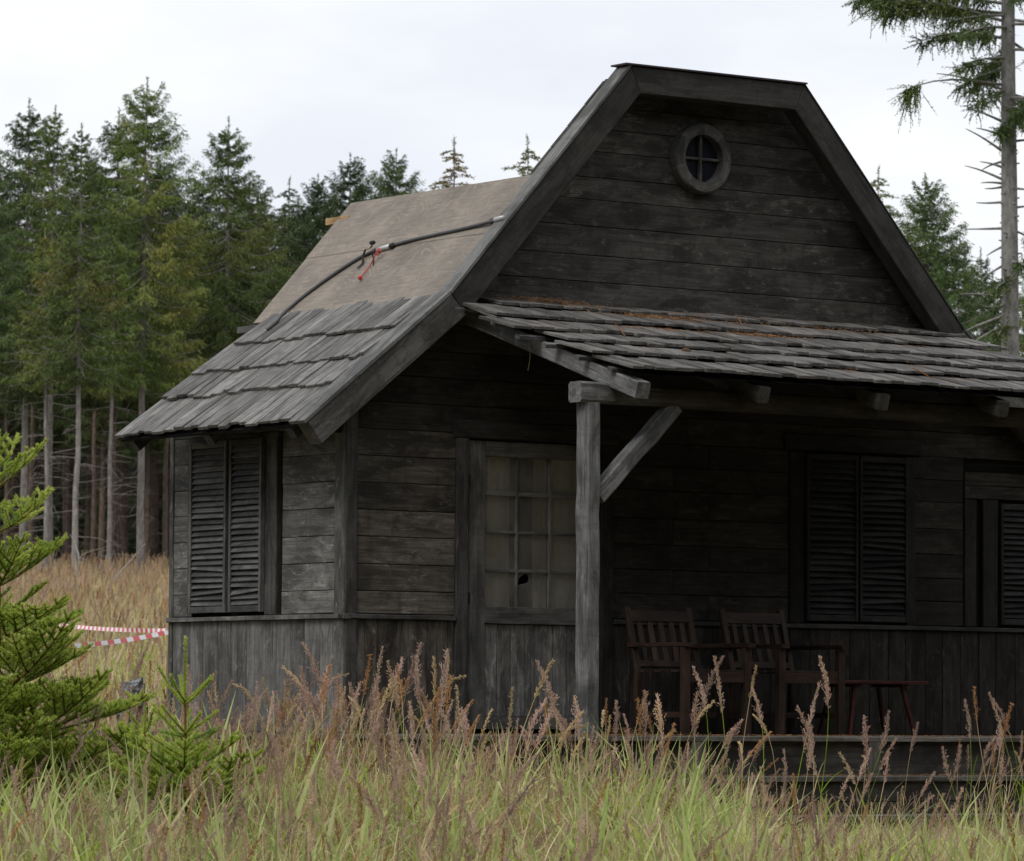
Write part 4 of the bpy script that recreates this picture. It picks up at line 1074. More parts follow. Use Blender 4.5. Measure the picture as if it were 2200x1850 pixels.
# the big pale trunk beyond the cabin
def big_pale():
    s = 76.; g = ground_at(2170, s)
    r = np.random.default_rng(21)
    H = 21.; zs = np.linspace(0, H, 16)
    lx = np.cumsum(r.normal(0, .012, 16)); 
    right = np.array([RDIR[0], RDIR[1], 0]); fwd = np.array([VDIR[0], VDIR[1], 0])
    pts = [np.array([0, 0, z])+right*a for z, a in zip(zs, lx)]
    rad = .165*(1-zs/H)**.75+.02
    tv, tf = tube_geo(pts, list(rad), 14)
    root = link('spruce_tree', None, None, Matrix.Translation(g), None, 'tall spruce with pale grey knotty trunk and dead stubs beyond the cabin', 'tree', G1)
    zpx = lambda y: CAM[2]+(1543-y)*s/F_PX-g[2]
    B, D, W = [], [], []
    axp = lambda z: pts[0]*0+np.array([0, 0, z])+right*np.interp(z, zs, lx)
    def bough(z, sx, fy, L, rise, dens, curl=.0, leaf=True, start=.25, hang=.9, tmax=.55):
        hd = right*sx+fwd*fy; hd /= np.linalg.norm(hd)
        u = np.linspace(0, 1, 12); path = axp(z)+np.outer(u*L, hd)+np.outer(rise*u*L-curl*L*u**3, [0, 0, 1])
        tube_geo([tuple(q) for q in path[::2]]+[tuple(path[-1])], list(np.linspace(.03, .006, 7)), 5, tv, tf, False)
        if not leaf: return
        m = int(L*42*dens); uu = start+(1-start)*r.uniform(0, 1, m)**.8
        base = np.stack([np.interp(uu, u, path[:, i]) for i in range(3)], 1)
        td = hd*r.uniform(.0, .7, m)[:, None]+r.normal(0, .45, (m, 3)); td[:, 2] -= r.uniform(.1, 1.2, m)*hang
        td /= np.linalg.norm(td, axis=1)[:, None]; tl = r.uniform(.14, tmax, m)*r.uniform(.5, 1, m)
        B.append(base); D.append(td*(tl*1.05)[:, None]); W.append(np.full(m, .014))
        for j in range(22):
            q = ((j+r.uniform(0, 1, m))/22)**.9; lb = base+td*(tl*q)[:, None]
            ld = td*.7+r.normal(0, .42, (m, 3)); ld[:, 2] -= .1; ld /= np.linalg.norm(ld, axis=1)[:, None]
            B.append(lb); D.append(ld*(r.uniform(.04, .09, m)*(1.1-.6*q))[:, None]); W.append(r.uniform(.010, .02, m))
    for k in range(95):
        z = r.uniform(zpx(250), H-.3); a = r.uniform(0, 2*math.pi); t = (z-zpx(250))/(H-zpx(250))
        L = 2.7*(1-t)**.7*r.uniform(.5, 1)+.2
        sx = math.cos(a)
        if z < zpx(60) and sx < -.3: L *= .45
        bough(z, sx, math.sin(a), L, -.12, 1., .08)
    # the long boughs reaching towards the gable
    bough(zpx(40), -1, -.2, 2.3, .28, 2.6, .18, start=.15); bough(zpx(20), -1, .1, 2.1, .1, 2.6, .1, start=.1); bough(zpx(75), -1, .3, 1.5, .2, 2.6, .2, start=.1)
    bough(zpx(0), -1, -.1, 2.4, .15, 2.6, .12, start=.1); bough(zpx(-30), -1, .2, 2.6, .05, 2.6, .1, start=.1)
    bough(zpx(178), -1, -.1, 1.75, .16, 1.0, .22, start=.84, hang=3.2, tmax=.85)
    for y, L, rise in ((190, 1.2, .35), (225, .9, .45), (262, .7, .5), (300, .6, .15), (292, .55, .4), (330, .75, .75), (360, .5, .4), (388, .75, .5), (392, .5, .12), (445, .45, .2), (640, .9, .15), (672, 1.1, -.35), (690, .8, -.5), (520, .4, -.4), (560, .5, -.5)):
        bough(zpx(y), -1 if r.random() < .8 else 1, r.uniform(-.4, .4), L, rise, 1, .1, leaf=False)
    for k in range(60):
        zz = r.uniform(zpx(760), zpx(260)); a = r.uniform(0, 6.28); o_p = axp(zz); dd = right*math.cos(a)+fwd*math.sin(a); rr_ = float(np.interp(zz, zs, rad))
        tube_geo([o_p+dd*rr_*.7, o_p+dd*(rr_+r.uniform(.02, .07))+np.array([0, 0, .02])], [.02, .012], 5, tv, tf, True)
    for k in range(8): bough(r.uniform(zpx(720), zpx(300)), r.choice([-1, 1]), r.uniform(-1, 1), r.uniform(.15, .8), r.uniform(-.7, .6), 1, r.uniform(-.2, .4), leaf=False)
    bough(zpx(560), .35, -1, .8, -.1, 2.0, .2); bough(zpx(600), -.6, -1, .6, -.2, 2.0, .2); bough(zpx(690), -.5, -1, .6, -.3, 1.6, .2)
    bough(zpx(240), .3, -1, .6, -.1, 3.0, .2); bough(zpx(270), -.4, -1, .55, -.1, 3., .2, start=.05); bough(zpx(210), .9, -.4, .8, .0, 3., .2)
    B_ = np.concatenate(B); D_ = np.concatenate(D); W_ = np.concatenate(W)
    for nm, me, mt in (('trunk', mesh('trunk', tv, tf, True), M_BARKPALE), ('crown', tri_mesh('crown', B_, D_, W_, r.uniform(0, 3.14, len(B_))), M_NEEDLE2)):
        me.materials.append(mt); o = bpy.data.objects.new(nm, me); COL.objects.link(o); o.parent = root
big_pale()

# ------------------------------------------------------------------ young spruces in the meadow
def young_spruce(px, s, top_y, label, seed, levels, base_r=.025, name='young_spruce', dens=1.0, zoff=0):
    """levels: list of (height below top, branch count, branch length, elevation deg)"""
    g = ground_at(px, s); g[2] += zoff
    H = CAM[2]+(1536+(px-1100)*.0063-top_y)*s/F_PX-g[2]
    r = np.random.default_rng(seed)
    root = empty(name, g, label, 'young tree', 'young spruces in the meadow')
    tv, tf = tube_geo([(0, 0, 0), (.01, 0, H*.5), (0, .005, H*.85), (0, 0, H-.02)], [base_r, base_r*.7, base_r*.4, .004], 8)
    NB, ND, NW, NB2, ND2, NW2 = [], [], [], [], [], []
    def needles(p0, p1, new, wfac=1.):
        L = np.linalg.norm(p1-p0); n = int(L*(1450 if new else 950)*dens)+8
        d = (p1-p0)/max(L, 1e-6)
        u = r.uniform(0, 1, n); b = p0+np.outer(u, p1-p0)
        nd = r.normal(0, 1, (n, 3)); nd -= np.outer(nd@d, d); nd /= np.linalg.norm(nd, axis=1)[:, None]+1e-9
        nd[:, 2] += .25
        nd = nd*.8+d*r.uniform(.55, 1.0, n)[:, None]; nd /= np.linalg.norm(nd, axis=1)[:, None]
        ln = r.uniform(.014, .025, n)*(1.0 if new else 1.05)
        (NB if new else NB2).append(b); (ND if new else ND2).append(nd*ln[:, None]); (NW if new else NW2).append(np.full(n, .0046*wfac))
    def shoot(p0, d, L, rad, new):
        d = d/np.linalg.norm(d); k = 4; pts = [p0]; dd = d.copy()
        for i in range(k):
            dd = dd+np.array([0, 0, .05])+r.normal(0, .03, 3); dd /= np.linalg.norm(dd); pts.append(pts[-1]+dd*L/k)
        tube_geo([tuple(q) for q in pts], list(np.linspace(rad, rad*.5, k+1)), 4, tv, tf, False)
        for a, b in zip(pts[:-1], pts[1:]): needles(a, b, new)
        return pts
    def branch(p0, d, L, el_gain, depth):
        d = d/np.linalg.norm(d)
        n = max(3, int(L/.085)); st = L/n; pts = [p0]; dd = d.copy()
        side = np.cross(d, [0, 0, 1.]); side /= np.linalg.norm(side)
        for i in range(n):
            dd = dd+np.array([0, 0, el_gain/n])+r.normal(0, .025, 3); dd /= np.linalg.norm(dd); pts.append(pts[-1]+dd*st)
        tube_geo([tuple(q) for q in pts], list(np.linspace(.0035+.008*L, .0025, n+1)), 5, tv, tf, False)
        newl = min(.26, .5*L)
        for i in range(n):
            rem = L*(1-(i+.5)/n); nw = rem < newl
            if (i+1)/n > .12: needles(pts[i], pts[i+1], nw)
            if i == 0 and n > 4: continue
            if depth > 0 and i > n*.1:
                for sg in (-1, 1):
                    if r.random() < .12: continue
                    ll_ = min(.55*rem+.06, .5*L)*r.uniform(.7, 1.15)
                    sd_ = dd*r.uniform(.6, .85)+side*sg*r.uniform(.6, .9)+np.array([0, 0, r.uniform(-.12, .30)])
                    if ll_ > .14 and depth > 1: branch(pts[i], sd_, ll_, el_gain*.5, depth-1)
                    elif ll_ > .04: shoot(pts[i], sd_, ll_, .0025, ll_ < .26 or r.random() < .5)
        return pts
    top = np.array([0, 0, H])
    a0 = r.uniform(0, 6.28)
    for i, (hb, n, L, el) in enumerate(levels):
        for k in range(n):
            az = a0+i*1.1+2*math.pi*(k+r.uniform(-.18, .18))/n; e = math.radians(el+r.uniform(-7, 7))
            d = np.array([math.cos(az)*math.cos(e), math.sin(az)*math.cos(e), math.sin(e)])
            p0 = np.array([0, 0, H-hb+r.uniform(-.02, .02)]); LL = L*r.uniform(.8, 1.15)
            if LL < .28: shoot(p0, d, LL, .004, True)
            else: branch(p0, d, LL, .42, 2 if LL > .5 else 1)
    for k in range(int(9*H)):
        zz = r.uniform(.1, H-levels[0][0]*1.1); az = r.uniform(0, 6.28); e = math.radians(r.uniform(5, 45))
        d = np.array([math.cos(az)*math.cos(e), math.sin(az)*math.cos(e), math.sin(e)])
        LL = r.uniform(.10, .16+.22*(H-zz)/H)
        if LL > .2: branch(np.array([0, 0, zz]), d, LL, .4, 1)
        else: shoot(np.array([0, 0, zz]), d, LL, .003, False)
    needles(np.array([0, 0, H-levels[0][0]]), top, True)
    lw = r.uniform
    link('trunk', mesh('trunk', tv, tf, True), root, Matrix.Translation(g), M_TWIG)
    for b, d, w, mt, nm in ((NB, ND, NW, M_YOUNG, 'new_shoots'), (NB2, ND2, NW2, M_YOUNGD, 'crown')):
        b = np.concatenate(b); me = tri_mesh(nm, b, np.concatenate(d), np.concatenate(w), r.uniform(0, 3.14, len(b)))
        link(nm, me, root, Matrix.Translation(g), mt)
young_spruce(-4, 27.4, 925, 'bushy bright green young spruce, taller than the others, in front of the barrier tape', 31,
             [(.34, 4, .40, 30), (.62, 4, .50, 22), (.94, 4, .62, 15), (1.10, 2, .4, 14), (1.26, 5, .76, 10), (1.42, 3, .5, 10), (1.56, 5, .88, 8), (1.70, 4, .66, 6), (1.84, 6, .96, 4), (1.98, 4, .8, 2), (2.12, 6, 1.0, 0), (2.30, 5, .95, -2), (2.44, 5, .9, -4)], .03)
young_spruce(402, 26.4, 1370, 'knee-high young spruce with a long upright leader in front of the shuttered side wall', 32,
             [(.38, 5, .24, 38), (.56, 5, .28, 28), (.68, 5, .24, 24), (.78, 6, .46, 16), (.90, 6, .5, 10), (1.02, 6, .52, 6), (1.15, 6, .5, 4)], .014, dens=1.1)
young_spruce(318, 27.0, 1520, 'small spreading young spruce in the grass between the two other young spruces', 33,
             [(.14, 4, .16, 38), (.28, 5, .32, 20), (.42, 5, .45, 12), (.55, 6, .5, 8), (.70, 6, .5, 4)], .012)

# ------------------------------------------------------------------ barrier tape, stakes, logs
def m_tape():
    m, nt, b = mat_base('red_white_tape')
    uv = N(nt, 'ShaderNodeAttribute', attribute_name='along').outputs['Fac']
    fr = math_n(nt, 'FRACT', math_n(nt, 'MULTIPLY', uv, 1/.30))
    st = math_n(nt, 'GREATER_THAN', fr, .5)
    LK(nt, mixc(nt, st, (.82, .82, .84), (.68, .03, .025)), b.inputs['Base Color'])
    b.inputs['Roughness'].default_value = .35; return m
M_TAPE = m_tape()
def px_at(px, py, s):
    d = ray(px, py); return CAM+d*(s/(d[0]*VDIR[0]+d[1]*VDIR[1]))
def tape(a, b, label, sag=.05, seed=0):
    a = np.array(a); b = np.array(b); L = np.linalg.norm(b-a); n = int(L/.04)
    v, f, al = [], [], []
    rr = np.random.default_rng(seed); ph = rr.uniform(0, 6)
    d = (b-a)/L; sd_ = np.cross(d, [0, 0, 1.]); sd_ /= np.linalg.norm(sd_)
    for i in range(n+1):
        t = i/n; p = a+(b-a)*t-np.array([0, 0, sag*4*t*(1-t)])
        th = .3+.35*math.sin(t*L*.8+ph)+.15*math.sin(t*L*2.1+1)
        w = np.array([0, 0, 1.])*math.cos(th*.55)+sd_*math.sin(th*.55)
        sk = d*.03
        v += [p-w*.021-sk, p+w*.021+sk]; al += [t*L, t*L+.05]
    f = [(2*i, 2*i+2, 2*i+3, 2*i+1) for i in range(n)]
    me = mesh('tape', v, f); at = me.attributes.new('along', 'FLOAT', 'POINT'); at.data.foreach_set('value', al)
    return link('barrier_tape', me, None, None, M_TAPE, label, 'tape', 'barrier tapes behind the cabin')
tA = px_at(364, 1355, 44.); 
tB = px_at(110, 1341, 52.); tC = px_at(-40, 1389, 40.)
tape(tA, tB, 'red and white barrier tape stretched back across the meadow, the upper of two', .02, 1)
tape(tA+np.array([0, 0, -.012]), tC, 'red and white barrier tape stretched past the young spruce, the lower of two', .06, 2)
M_STAKE = wood('stake_wood', (.30, .21, .11), (.42, .31, .18), stain_amt=.2, vary=.15)
for p, lb in ((tA, 'wooden stake behind the cabin corner holding both barrier tapes'), (tB, 'wooden stake out in the meadow at the end of the upper tape'), (tC, 'wooden stake at the end of the lower tape')):
    gz_ = float(ground_z(p[0], p[1]))
    e = beam('stake', None, (p[0], p[1], gz_-.1), (p[0], p[1], p[2]+.07), .04, .04, M_STAKE, upv=(0, 1, 0), bev=.004, n=3, jit=.002)
    e['label'] = lb; e['category'] = 'stake'
M_GREYWOOD = plain('silvered_deadwood', (.27, .25, .225), .9, .1, var=.3, scale=14)
def stick(pts, rads, label, name='dead_branch'):
    v, f = tube_geo(spline(pts, 5), list(np.interp(np.linspace(0, 1, 5*(len(pts)-1)+1), np.linspace(0, 1, len(rads)), rads)), 6)
    return link(name, mesh(name, v, f, True), None, None, M_GREYWOOD, label, 'dead branch')
stick([ground_at(168, 118), px_at(168, 1235, 118), px_at(170, 1200, 118), px_at(160, 1165, 118.3), px_at(150, 1148, 118.4)], [.028, .025, .02, .012, .006], 'crooked pale dead sapling in front of the trunks')
stick([px_at(170, 1200, 118), px_at(185, 1188, 118), px_at(225, 1176, 118.5)], [.014, .010, .005], 'thin dead side twig of the crooked sapling')
stick([ground_at(214, 112), px_at(240, 1254, 112.4), px_at(280, 1205, 112.8), px_at(312, 1168, 113)], [.022, .02, .016, .007], 'straight pale dead stem leaning across the meadow')
stick([px_at(38, 1252, 120), px_at(70, 1280, 119.6), px_at(100, 1297, 119.2), ground_at(120, 119)], [.009, .015, .018, .018], 'pale dead branch lying slanted in the dry grass')
a = px_at(160, 1531, 37.5); b = px_at(262, 1532, 36.5)
lg = empty('log', (a+b)/2, 'thin pale barked log lying behind the young spruce', 'log')
tube('stem', lg, [a, (a+b)/2+np.array([0, 0, .01]), b], [.022, .025, .026], M_GREYWOOD, 8)
for p in (a+(b-a)*.15, a+(b-a)*.85):
    gz_ = float(ground_z(p[0], p[1]))
    tube('prop', lg, [(p[0], p[1], gz_-.05), (p[0]+.02, p[1], p[2]-.015)], .03, M_GREYWOOD, 7)
# weathered stump with torn bark
g = px_at(288, 1512, 36.5); gz_ = float(ground_z(g[0], g[1]))
st = empty('stump', (g[0], g[1], gz_), 'splintered grey and black birch stump in the grass by the cabin corner', 'stump')
rs = np.random.default_rng(8); v, f = [], []
zt_ = px_at(288, 1472, 36.5)[2]
for j, zz in enumerate(np.linspace(gz_-.05, zt_, 7)):
    for k in range(14):
        w = 2*math.pi*k/14; rr_ = .085*(1.25-.2*j/6)*(1+.2*math.sin(3*w+j)+.12*rs.normal())
        v.append((g[0]+rr_*math.cos(w), g[1]+rr_*math.sin(w), zz+(rs.uniform(-.05, .07) if j == 6 else 0)))
for j in range(6):
    for k in range(14): f.append((j*14+k, j*14+(k+1) % 14, (j+1)*14+(k+1) % 14, (j+1)*14+k))
f.append(tuple(6*14+k for k in range(14)))
def m_birch():
    m, nt, b = mat_base('birch_bark'); tc = N(nt, 'ShaderNodeTexCoord').outputs['Object']
    mp = N(nt, 'ShaderNodeMapping'); mp.inputs['Scale'].default_value = (9, 9, 26); LK(nt, tc, mp.inputs[0])
    n = noise4(nt, mp.outputs[0], None, 1.4, 4, .7)
    LK(nt, ramp(nt, n, .40, .62, (.03, .03, .03), (.26, .265, .275)), b.inputs['Base Color']); b.inputs['Roughness'].default_value = .7; return m
link('trunk', mesh('stump', v, f), st, None, m_birch())
tube('bark_strip', st, [(g[0]-.10, g[1]-.06, gz_), (g[0]-.11, g[1]-.06, gz_+.25), (g[0]-.09, g[1]-.05, zt_-.08)], [.03, .028, .012], M_STAKE, 6)

# ------------------------------------------------------------------ grass (uncountable: instanced tufts)
proto_col = bpy.data.collections.new('grass_prototypes')
def gproto(name, v, f, mats, mi=None):
    me = mesh(name, v, f)
    for m_ in mats: me.materials.append(m_)
    if mi is not None: me.polygons.foreach_set('material_index', mi)
    return me
def blade(v, f, r, o, az, L, w, lean, bend, seg=4):
    i0 = len(v); d = np.array([math.cos(az), math.sin(az), 0]); sd_ = np.array([-d[1], d[0], 0])
    tw = r.uniform(-.6, .6); sd_ = sd_*math.cos(tw)+d*math.sin(tw)
    p = np.array(o, float); a = lean
    for k in range(seg+1):
        t = k/seg; ww = w*(1-t**1.8)*.5+.0004
        v += [p-sd_*ww, p+sd_*ww]
        a += bend/seg*(.4+1.2*t); p = p+(d*math.sin(a)+np.array([0, 0, math.cos(a)]))*L/seg
    f += [(i0+2*k, i0+2*k+2, i0+2*k+3, i0+2*k+1) for k in range(seg)]
    return p
def tuft(seed, n, lmin, lmax, w, spread, bend):
    r = np.random.default_rng(seed); v, f = [], []
    for k in range(n):
        a = r.uniform(0, 6.28); q = r.uniform(0, spread)
        blade(v, f, r, (q*math.cos(a), q*math.sin(a), -.03), r.uniform(0, 6.28), r.uniform(lmin, lmax), w*r.uniform(.6, 1.2), r.uniform(.02, .3), r.uniform(.1, bend))
    return v, f
def plume(seed, L, plen, width, nod, leaves=2):
    """grass stem with a panicle; returns verts, faces, material indices (0 stem, 1 panicle)"""
    r = np.random.default_rng(seed); v, f, mi = [], [], []
    az = r.uniform(0, 6.28); d = np.array([math.cos(az), math.sin(az), 0]); a = r.uniform(.0, .12); p = np.zeros(3); p[2] = -.04
    n = 10; pts = [p.copy()]
    for k in range(n):
        t = k/n; a += nod*(t**3)*.45; p = p+(d*math.sin(a)+np.array([0, 0, math.cos(a)]))*L/n; pts.append(p.copy())
    tube_geo([tuple(q) for q in pts], list(np.linspace(.0034, .0016, n+1)), 3, v, f, False); mi += [0]*(len(f)-len(mi))
    arc = np.linspace(0, L, n+1); P = np.array(pts)
    at = lambda x: np.array([np.interp(x, arc, P[:, i]) for i in range(3)])
    x = L-plen
    while x < L:
        t = (x-(L-plen))/plen; c = at(x); ax_ = at(min(L, x+.02))-at(x-.02); ax_ /= np.linalg.norm(ax_)
        bl = width*(1-t)**.8*(.35+.65*min(1, t*5))+.008
        for k in range(int(r.integers(3, 6))):
            w = r.uniform(0, 6.28); e1 = np.cross(ax_, [.3, .8, .2]); e1 /= np.linalg.norm(e1); e2 = np.cross(ax_, e1)
            rd = e1*math.cos(w)+e2*math.sin(w)+d*nod*.5
            an = r.uniform(.25, .65); bd = ax_*math.cos(an)+rd*math.sin(an); LL = bl*r.uniform(.5, 1.25)
            for j in range(max(2, int(LL/.011))):
                q = c+bd*LL*((j+r.uniform(.2, 1))/max(2, int(LL/.011)))
                sp = bd*.5+r.normal(0, .35, 3)+ax_*.5; sp /= np.linalg.norm(sp); ls = r.uniform(.012, .024)
                sd_ = np.cross(sp, r.normal(0, 1, 3)); sd_ /= np.linalg.norm(sd_)+1e-9; sd_ *= r.uniform(.0022, .0042)
                i = len(v); v += [q, q+sp*ls*.5+sd_, q+sp*ls, q+sp*ls*.5-sd_]; f.append((i, i+1, i+2, i+3)); mi.append(1)
        x += .012
    for k in range(leaves):
        z = r.uniform(.1, .5)*L; o = at(z); n0 = len(f)
        blade(v, f, r, o, r.uniform(0, 6.28), r.uniform(.2, .42), .006, r.uniform(.25, .7), r.uniform(.6, 1.6)); mi += [0]*(len(f)-n0)
    return v, f, mi
GROUPS = {}
def reg(group, me):
    o = bpy.data.objects.new('tuft', me)
    c = GROUPS.setdefault(group, bpy.data.collections.new(group+'_prototypes')); o.name = group+'_tuft_%02d' % len(c.objects); c.objects.link(o)
for k in range(5):
    v, f = tuft(100+k, 9, .25, .62, .021, .07, 2.2); reg('green', gproto('green', v, f, [M_GREEN]))
for k in range(3):
    v, f = tuft(120+k, 7, .45, .92, .026, .05, 2.2); reg('green', gproto('green', v, f, [M_GREEN]))
for k in range(5):
    v, f = tuft(140+k, 10, .25, .80, .012, .10, 2.6); reg('straw', gproto('straw', v, f, [M_STRAW]))
M_BROAD = leafy('pale_broad_blades', (.30, .40, .12), (.54, .60, .22), (.72, .66, .40), scale=1.2, tr=.45, vary=.3)
for k in range(5):
    v, f = tuft(160+k, 8, .40, .90, .030, .05, 3.0); reg('broad', gproto('broad', v, f, [M_BROAD]))
pl = [(.95, .25, .045, .25), (1.1, .30, .07, .35), (1.2, .34, .04, .15), (1.05, .28, .075, .7), (1.25, .33, .055, .5), (.85, .22, .05, .3)]
for k, (L, q, w, nod) in enumerate(pl):
    v, f, mi = plume(200+k, L, q, w, nod); reg('plume', gproto('plume', v, f, [M_STRAW if k % 2 else M_GREEN, M_PLUME], mi))
for k, (L, q, w, nod) in enumerate([(1.15, .22, .022, .2), (1.0, .2, .016, .9), (1.2, .25, .02, 1.3)]):
    v, f, mi = plume(230+k, L, q, w, nod); reg('plume', gproto('plume', v, f, [M_STRAW, M_GOLD], mi))
for k, (L, q, w, nod) in enumerate([(1.0, .22, .03, .15), (1.15, .24, .035, .3)]):
    v, f, mi = plume(250+k, L, q, w, nod); reg('plume', gproto('plume', v, f, [M_STRAW, M_RUST], mi))
NPL = {'green': 8, 'straw': 5, 'plume': 11}
def scatter(name, group, pts, idx, scl, seed, label):
    r = np.random.default_rng(seed); n = len(pts)
    me = bpy.data.meshes.new(name); me.vertices.add(n); me.vertices.foreach_set('co', np.ascontiguousarray(pts, dtype=np.float32).ravel()); me.update()
    a = me.attributes.new('idx', 'INT', 'POINT'); a.data.foreach_set('value', np.asarray(idx, dtype=np.int32))
    a = me.attributes.new('scl', 'FLOAT', 'POINT'); a.data.foreach_set('value', np.asarray(scl, dtype=np.float32))
    zr = r.uniform(0, 6.28, n); sd_t = .17 if group == 'plume' else .12
    wx = r.normal(0, sd_t, n); wy = r.normal(0, sd_t, n)
    if group == 'plume':                       # the wind has bent the stems one way
        lean = np.abs(r.normal(.10, .12, n)); wx += -RDIR[1]*lean; wy += RDIR[0]*lean
    if group == 'wood': wx *= .1; wy *= .1
    rot = np.stack([wx*np.cos(zr)+wy*np.sin(zr), -wx*np.sin(zr)+wy*np.cos(zr), zr], 1).astype(np.float32)
    a = me.attributes.new('rot', 'FLOAT_VECTOR', 'POINT'); a.data.foreach_set('vector', rot.ravel())
    o = link(name, me, None, None, None, label, 'grass', None, 'stuff')
    ng = bpy.data.node_groups.new(name, 'GeometryNodeTree')
    ng.interface.new_socket('Geometry', in_out='INPUT', socket_type='NodeSocketGeometry')
    ng.interface.new_socket('Geometry', in_out='OUTPUT', socket_type='NodeSocketGeometry')
    gi = ng.nodes.new('NodeGroupInput'); go = ng.nodes.new('NodeGroupOutput')
    ip = ng.nodes.new('GeometryNodeInstanceOnPoints'); ci = ng.nodes.new('GeometryNodeCollectionInfo')
    ci.inputs['Collection'].default_value = GROUPS[group]; ci.inputs['Separate Children'].default_value = True; ci.inputs['Reset Children'].default_value = True
    def attr(nm, ty):
        q = ng.nodes.new('GeometryNodeInputNamedAttribute'); q.data_type = ty; q.inputs['Name'].default_value = nm; return q.outputs[0]
    ng.links.new(gi.outputs[0], ip.inputs['Points']); ng.links.new(ci.outputs[0], ip.inputs['Instance'])
    ip.inputs['Pick Instance'].default_value = True
    ng.links.new(attr('idx', 'INT'), ip.inputs['Instance Index']); ng.links.new(attr('scl', 'FLOAT'), ip.inputs['Scale']); ng.links.new(attr('rot', 'FLOAT_VECTOR'), ip.inputs['Rotation'])
    ng.links.new(ip.outputs[0], go.inputs[0])
    md = o.modifiers.new('grass', 'NODES'); md.node_group = ng
    return o
gr = np.random.default_rng(77)
def field(n, s0, s1, margin, power=1.0):
    """random ground points in the view wedge (with a margin) between depths s0..s1"""
    s = s0+(s1-s0)*gr.uniform(0, 1, n)**power
    half = s*1100/F_PX+margin
    l = gr.uniform(-1, 1, n)*half
    return s, l
def finish(s, l, keep=None):
    x, y = sl(s, l); z = ground_z(x, y)
    inside = (x > DXL-.02) & (x < DXR+.02) & (y > DY-.02) & (y < DB)
    instep = (x > 1.25) & (x < 4.9) & (y > DY-.64) & (y < DY+.1)
    k = ~(inside | instep)
    if keep is not None: k &= keep
    return np.stack([x, y, z], 1)[k], s[k], l[k]
def pxcol(s, l): return 1100+l/s*F_PX
def patch(x, y, f=1.0, ph=0.): return .5+.25*np.sin(x*1.7*f+ph)*np.cos(y*1.3*f-ph)+.25*np.sin((x+y)*.9*f+2*ph)
# near meadow: tall and unmown by the side wall and door, trodden low before the steps
YOUNG = [ground_at(402, 26.4), ground_at(318, 27.0), ground_at(-4, 27.4)]
def top_limit(s, l):
    """height (m) the green growth reaches at a place"""
    px = pxcol(s, l); x, y = sl(s, l); g = ground_z(x, y)
    row = np.interp(px, [0, 700, 1050, 1250, 1500, 1700, 2300], [1600, 1580, 1585, 1615, 1685, 1770, 1780])+30*(patch(x, y, 2.1, .7)-.5)
    return np.clip(CAM[2]-(row-1536)*s/F_PX-g, .10, .8)
s, l = field(8500, 20, 37, 4.0); P, s, l = finish(s, l); idx = gr.integers(0, 8, len(P))
hp_ = np.where(idx < 5, .50, .66); sc = np.minimum(gr.uniform(.55, 1.1, len(P)), top_limit(s, l)/hp_*gr.uniform(.75, 1.2, len(P)))
clump = np.clip(patch(P[:, 0], P[:, 1], 3.1, .3)*1.6-.1, .35, 1.25); sc = sc*clump
scatter('green_grass', 'green', P, idx, sc, 1, 'green meadow grass growing thickly in front of the cabin')
s, l = field(11000, 20, 37, 4.0); P, s, l = finish(s, l); sc = np.minimum(gr.uniform(.6, 1.2, len(P)), top_limit(s, l)/.5*gr.uniform(.7, 1.2, len(P)))
scatter('dry_grass', 'straw', P, gr.integers(0, 5, len(P)), sc, 2, 'bent straw coloured dry grass mixed into the near meadow')
s, l = field(13000, 21, 37, 4.0); px = pxcol(s, l); x, y = sl(s, l)
dens = np.interp(px, [-200, 300, 650, 1050, 1180, 1500, 2300], [.9, .85, .9, .85, .34, .27, .24])*np.clip(patch(x, y, 1.3, 1.)*2.0-.45, .08, 1)*np.interp(s, [21, 26, 28], [.4, .7, 1.])
P, s, l = finish(s, l, gr.uniform(0, 1, len(s)) < dens); px = pxcol(s, l)
hs_ = np.interp(px, [0, 350, 560, 720, 1000, 1150, 2200], [.80, .80, .9, 1.06, 1.08, .92, .90])*gr.uniform(.55, 1.15, len(px))
hs_ *= np.interp(s, [20, 25, 29], [.8, .9, 1.0])
for yg, rr_ in zip(YOUNG, (.75, .6, 1.0)):
    dd = np.hypot(P[:, 0]-yg[0], P[:, 1]-yg[1]); hs_ *= np.where(dd < rr_, .75, 1.)
pick = gr.choice(11, len(P), p=[.12, .12, .09, .12, .10, .10, .09, .06, .06, .07, .07])
scatter('flowering_grass', 'plume', P, pick, hs_, 3, 'tall seeding grass with purple brown plumes before the cabin')
s, l = field(6500, 20.5, 31, 2.5); x, y = sl(s, l); P, s, l = finish(s, l, gr.uniform(0, 1, len(s)) < np.clip(patch(x, y, 1.7, 2.)*2.2-.45, .08, 1)*np.interp(pxcol(s, l), [700, 1300, 2200], [1., .6, .45])); sc = np.minimum(gr.uniform(.42, .75, len(P)), (top_limit(s, l)+.14))
scatter('flowering_grass', 'plume', P, gr.choice([0, 1, 2, 3, 4, 5, 6, 9], len(P)), sc, 7, 'low purple haze of seeding grass near the ground before the cabin')
s, l = field(2000, 20, 28.5, 3.0); P, s, l = finish(s, l); sc = np.minimum(gr.uniform(.7, 1.25, len(P)), top_limit(s, l)/.6*gr.uniform(.8, 1.3, len(P)))
scatter('broad_grass', 'broad', P, gr.integers(0, 5, len(P)), sc, 8, 'broad pale green arching blades in the front of the meadow')
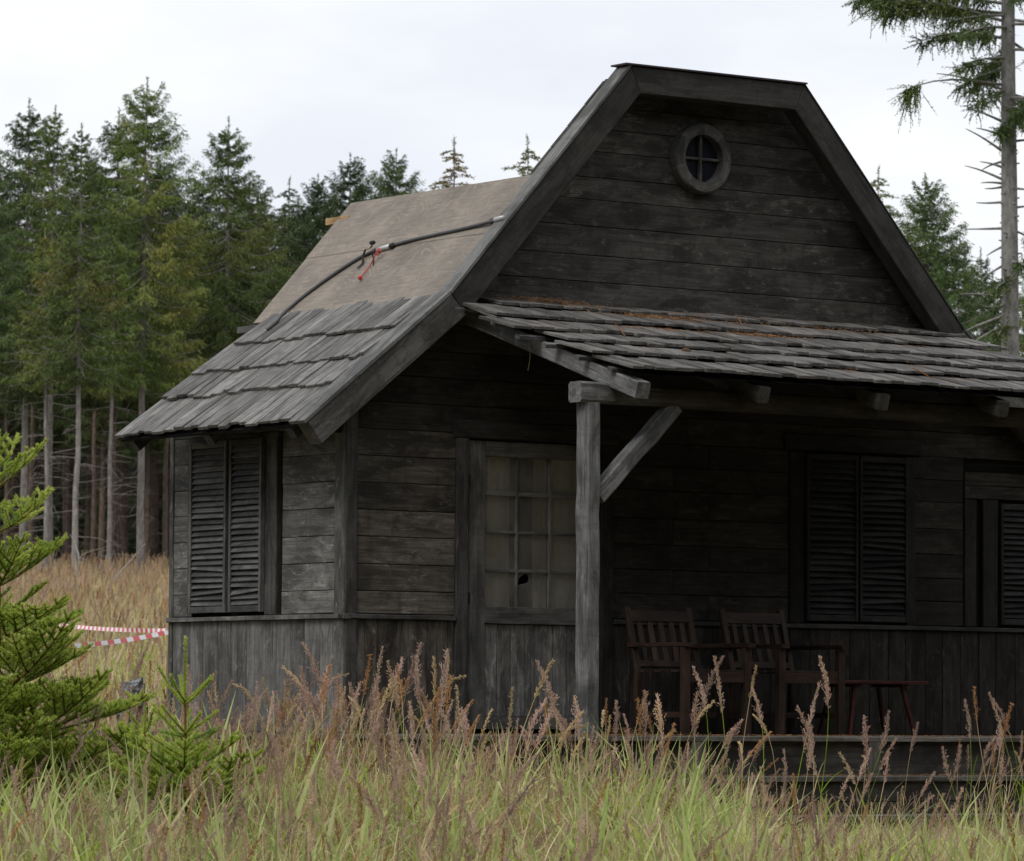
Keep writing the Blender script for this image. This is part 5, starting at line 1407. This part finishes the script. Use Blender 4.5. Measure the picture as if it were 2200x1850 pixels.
# meadow beyond and beside the cabin on its far side
s, l = field(7000, 34, 130, 6.0, .8); px = pxcol(s, l); P, s, l = finish(s, l, px > 880); scatter('dry_grass', 'straw', P, gr.integers(0, 5, len(P)), gr.uniform(.8, 1.5, len(P)), 14, 'dry tan grass on the far side of the cabin')
s, l = field(7000, 34, 130, 6.0, .8); px = pxcol(s, l); P, s, l = finish(s, l, px > 880); scatter('green_grass', 'green', P, gr.integers(0, 8, len(P)), gr.uniform(.6, 1.2, len(P)), 15, 'green tufts on the far side of the cabin')
# far meadow up to the wood
s, l = field(9000, 37, 160, 2.5, .8); px = pxcol(s, l); P, s, l = finish(s, l, px < 900); scatter('dry_grass', 'straw', P, gr.integers(0, 5, len(P)), gr.uniform(.9, 1.7, len(P)), 4, 'dry tan grass covering the slope up to the wood')
s, l = field(12000, 37, 130, 2.5, .9); px = pxcol(s, l); P, s, l = finish(s, l, px < 900); scatter('green_grass', 'green', P, gr.integers(0, 8, len(P)), gr.uniform(.6, 1.1, len(P)), 5, 'green tufts among the dry grass behind the cabin')
s, l = field(17000, 38, 158, 2.5, .75); px = pxcol(s, l); P, s, l = finish(s, l, px < 900); scatter('flowering_grass', 'plume', P, gr.choice([0, 1, 2, 5, 6, 6, 6, 9, 10], len(P)), gr.uniform(.8, 1.15, len(P)), 6, 'rust brown seeding grass on the slope below the wood')

# ------------------------------------------------------------------ unseen wood added on the near side to shade the porch
def joined(pair, fol, bark):
    bm = bmesh.new(); bm.from_mesh(pair[0]); n0 = len(bm.faces); bm.from_mesh(pair[1]); bm.faces.ensure_lookup_table()
    for i_, fc in enumerate(bm.faces): fc.material_index = 0 if i_ < n0 else 1
    me = bpy.data.meshes.new('wood_tree'); bm.to_mesh(me); bm.free(); me.materials.append(bark); me.materials.append(fol); return me
reg('wood', joined(V_FULL, M_NEEDLE2, M_BARK2)); reg('wood', joined(V_DARK, M_NEEDLE2, M_BARK2))
wr = np.random.default_rng(12); pts = []
for row in range(3):
    for th in np.arange(-62, 112, 3.6):
        a = math.radians(th+wr.uniform(-1.3, 1.3)); R_ = 45+row*4.5+wr.uniform(-1.5, 1.5)
        s_ = 32-R_*math.cos(a); l_ = 2+R_*math.sin(a)
        if s_ > -3 and abs(l_) < 8+s_*.3: continue
        if math.hypot(s_, l_) < 6: continue
        x_, y_ = sl(s_, l_); pts.append((x_, y_, float(ground_z(x_, y_))-.1))
scatter('wood', 'wood', np.array(pts), wr.integers(0, 2, len(pts)), wr.uniform(1.4, 1.8, len(pts)), 9, 'dense unseen spruce wood added on the near side to shade the porch')['category'] = 'wood'
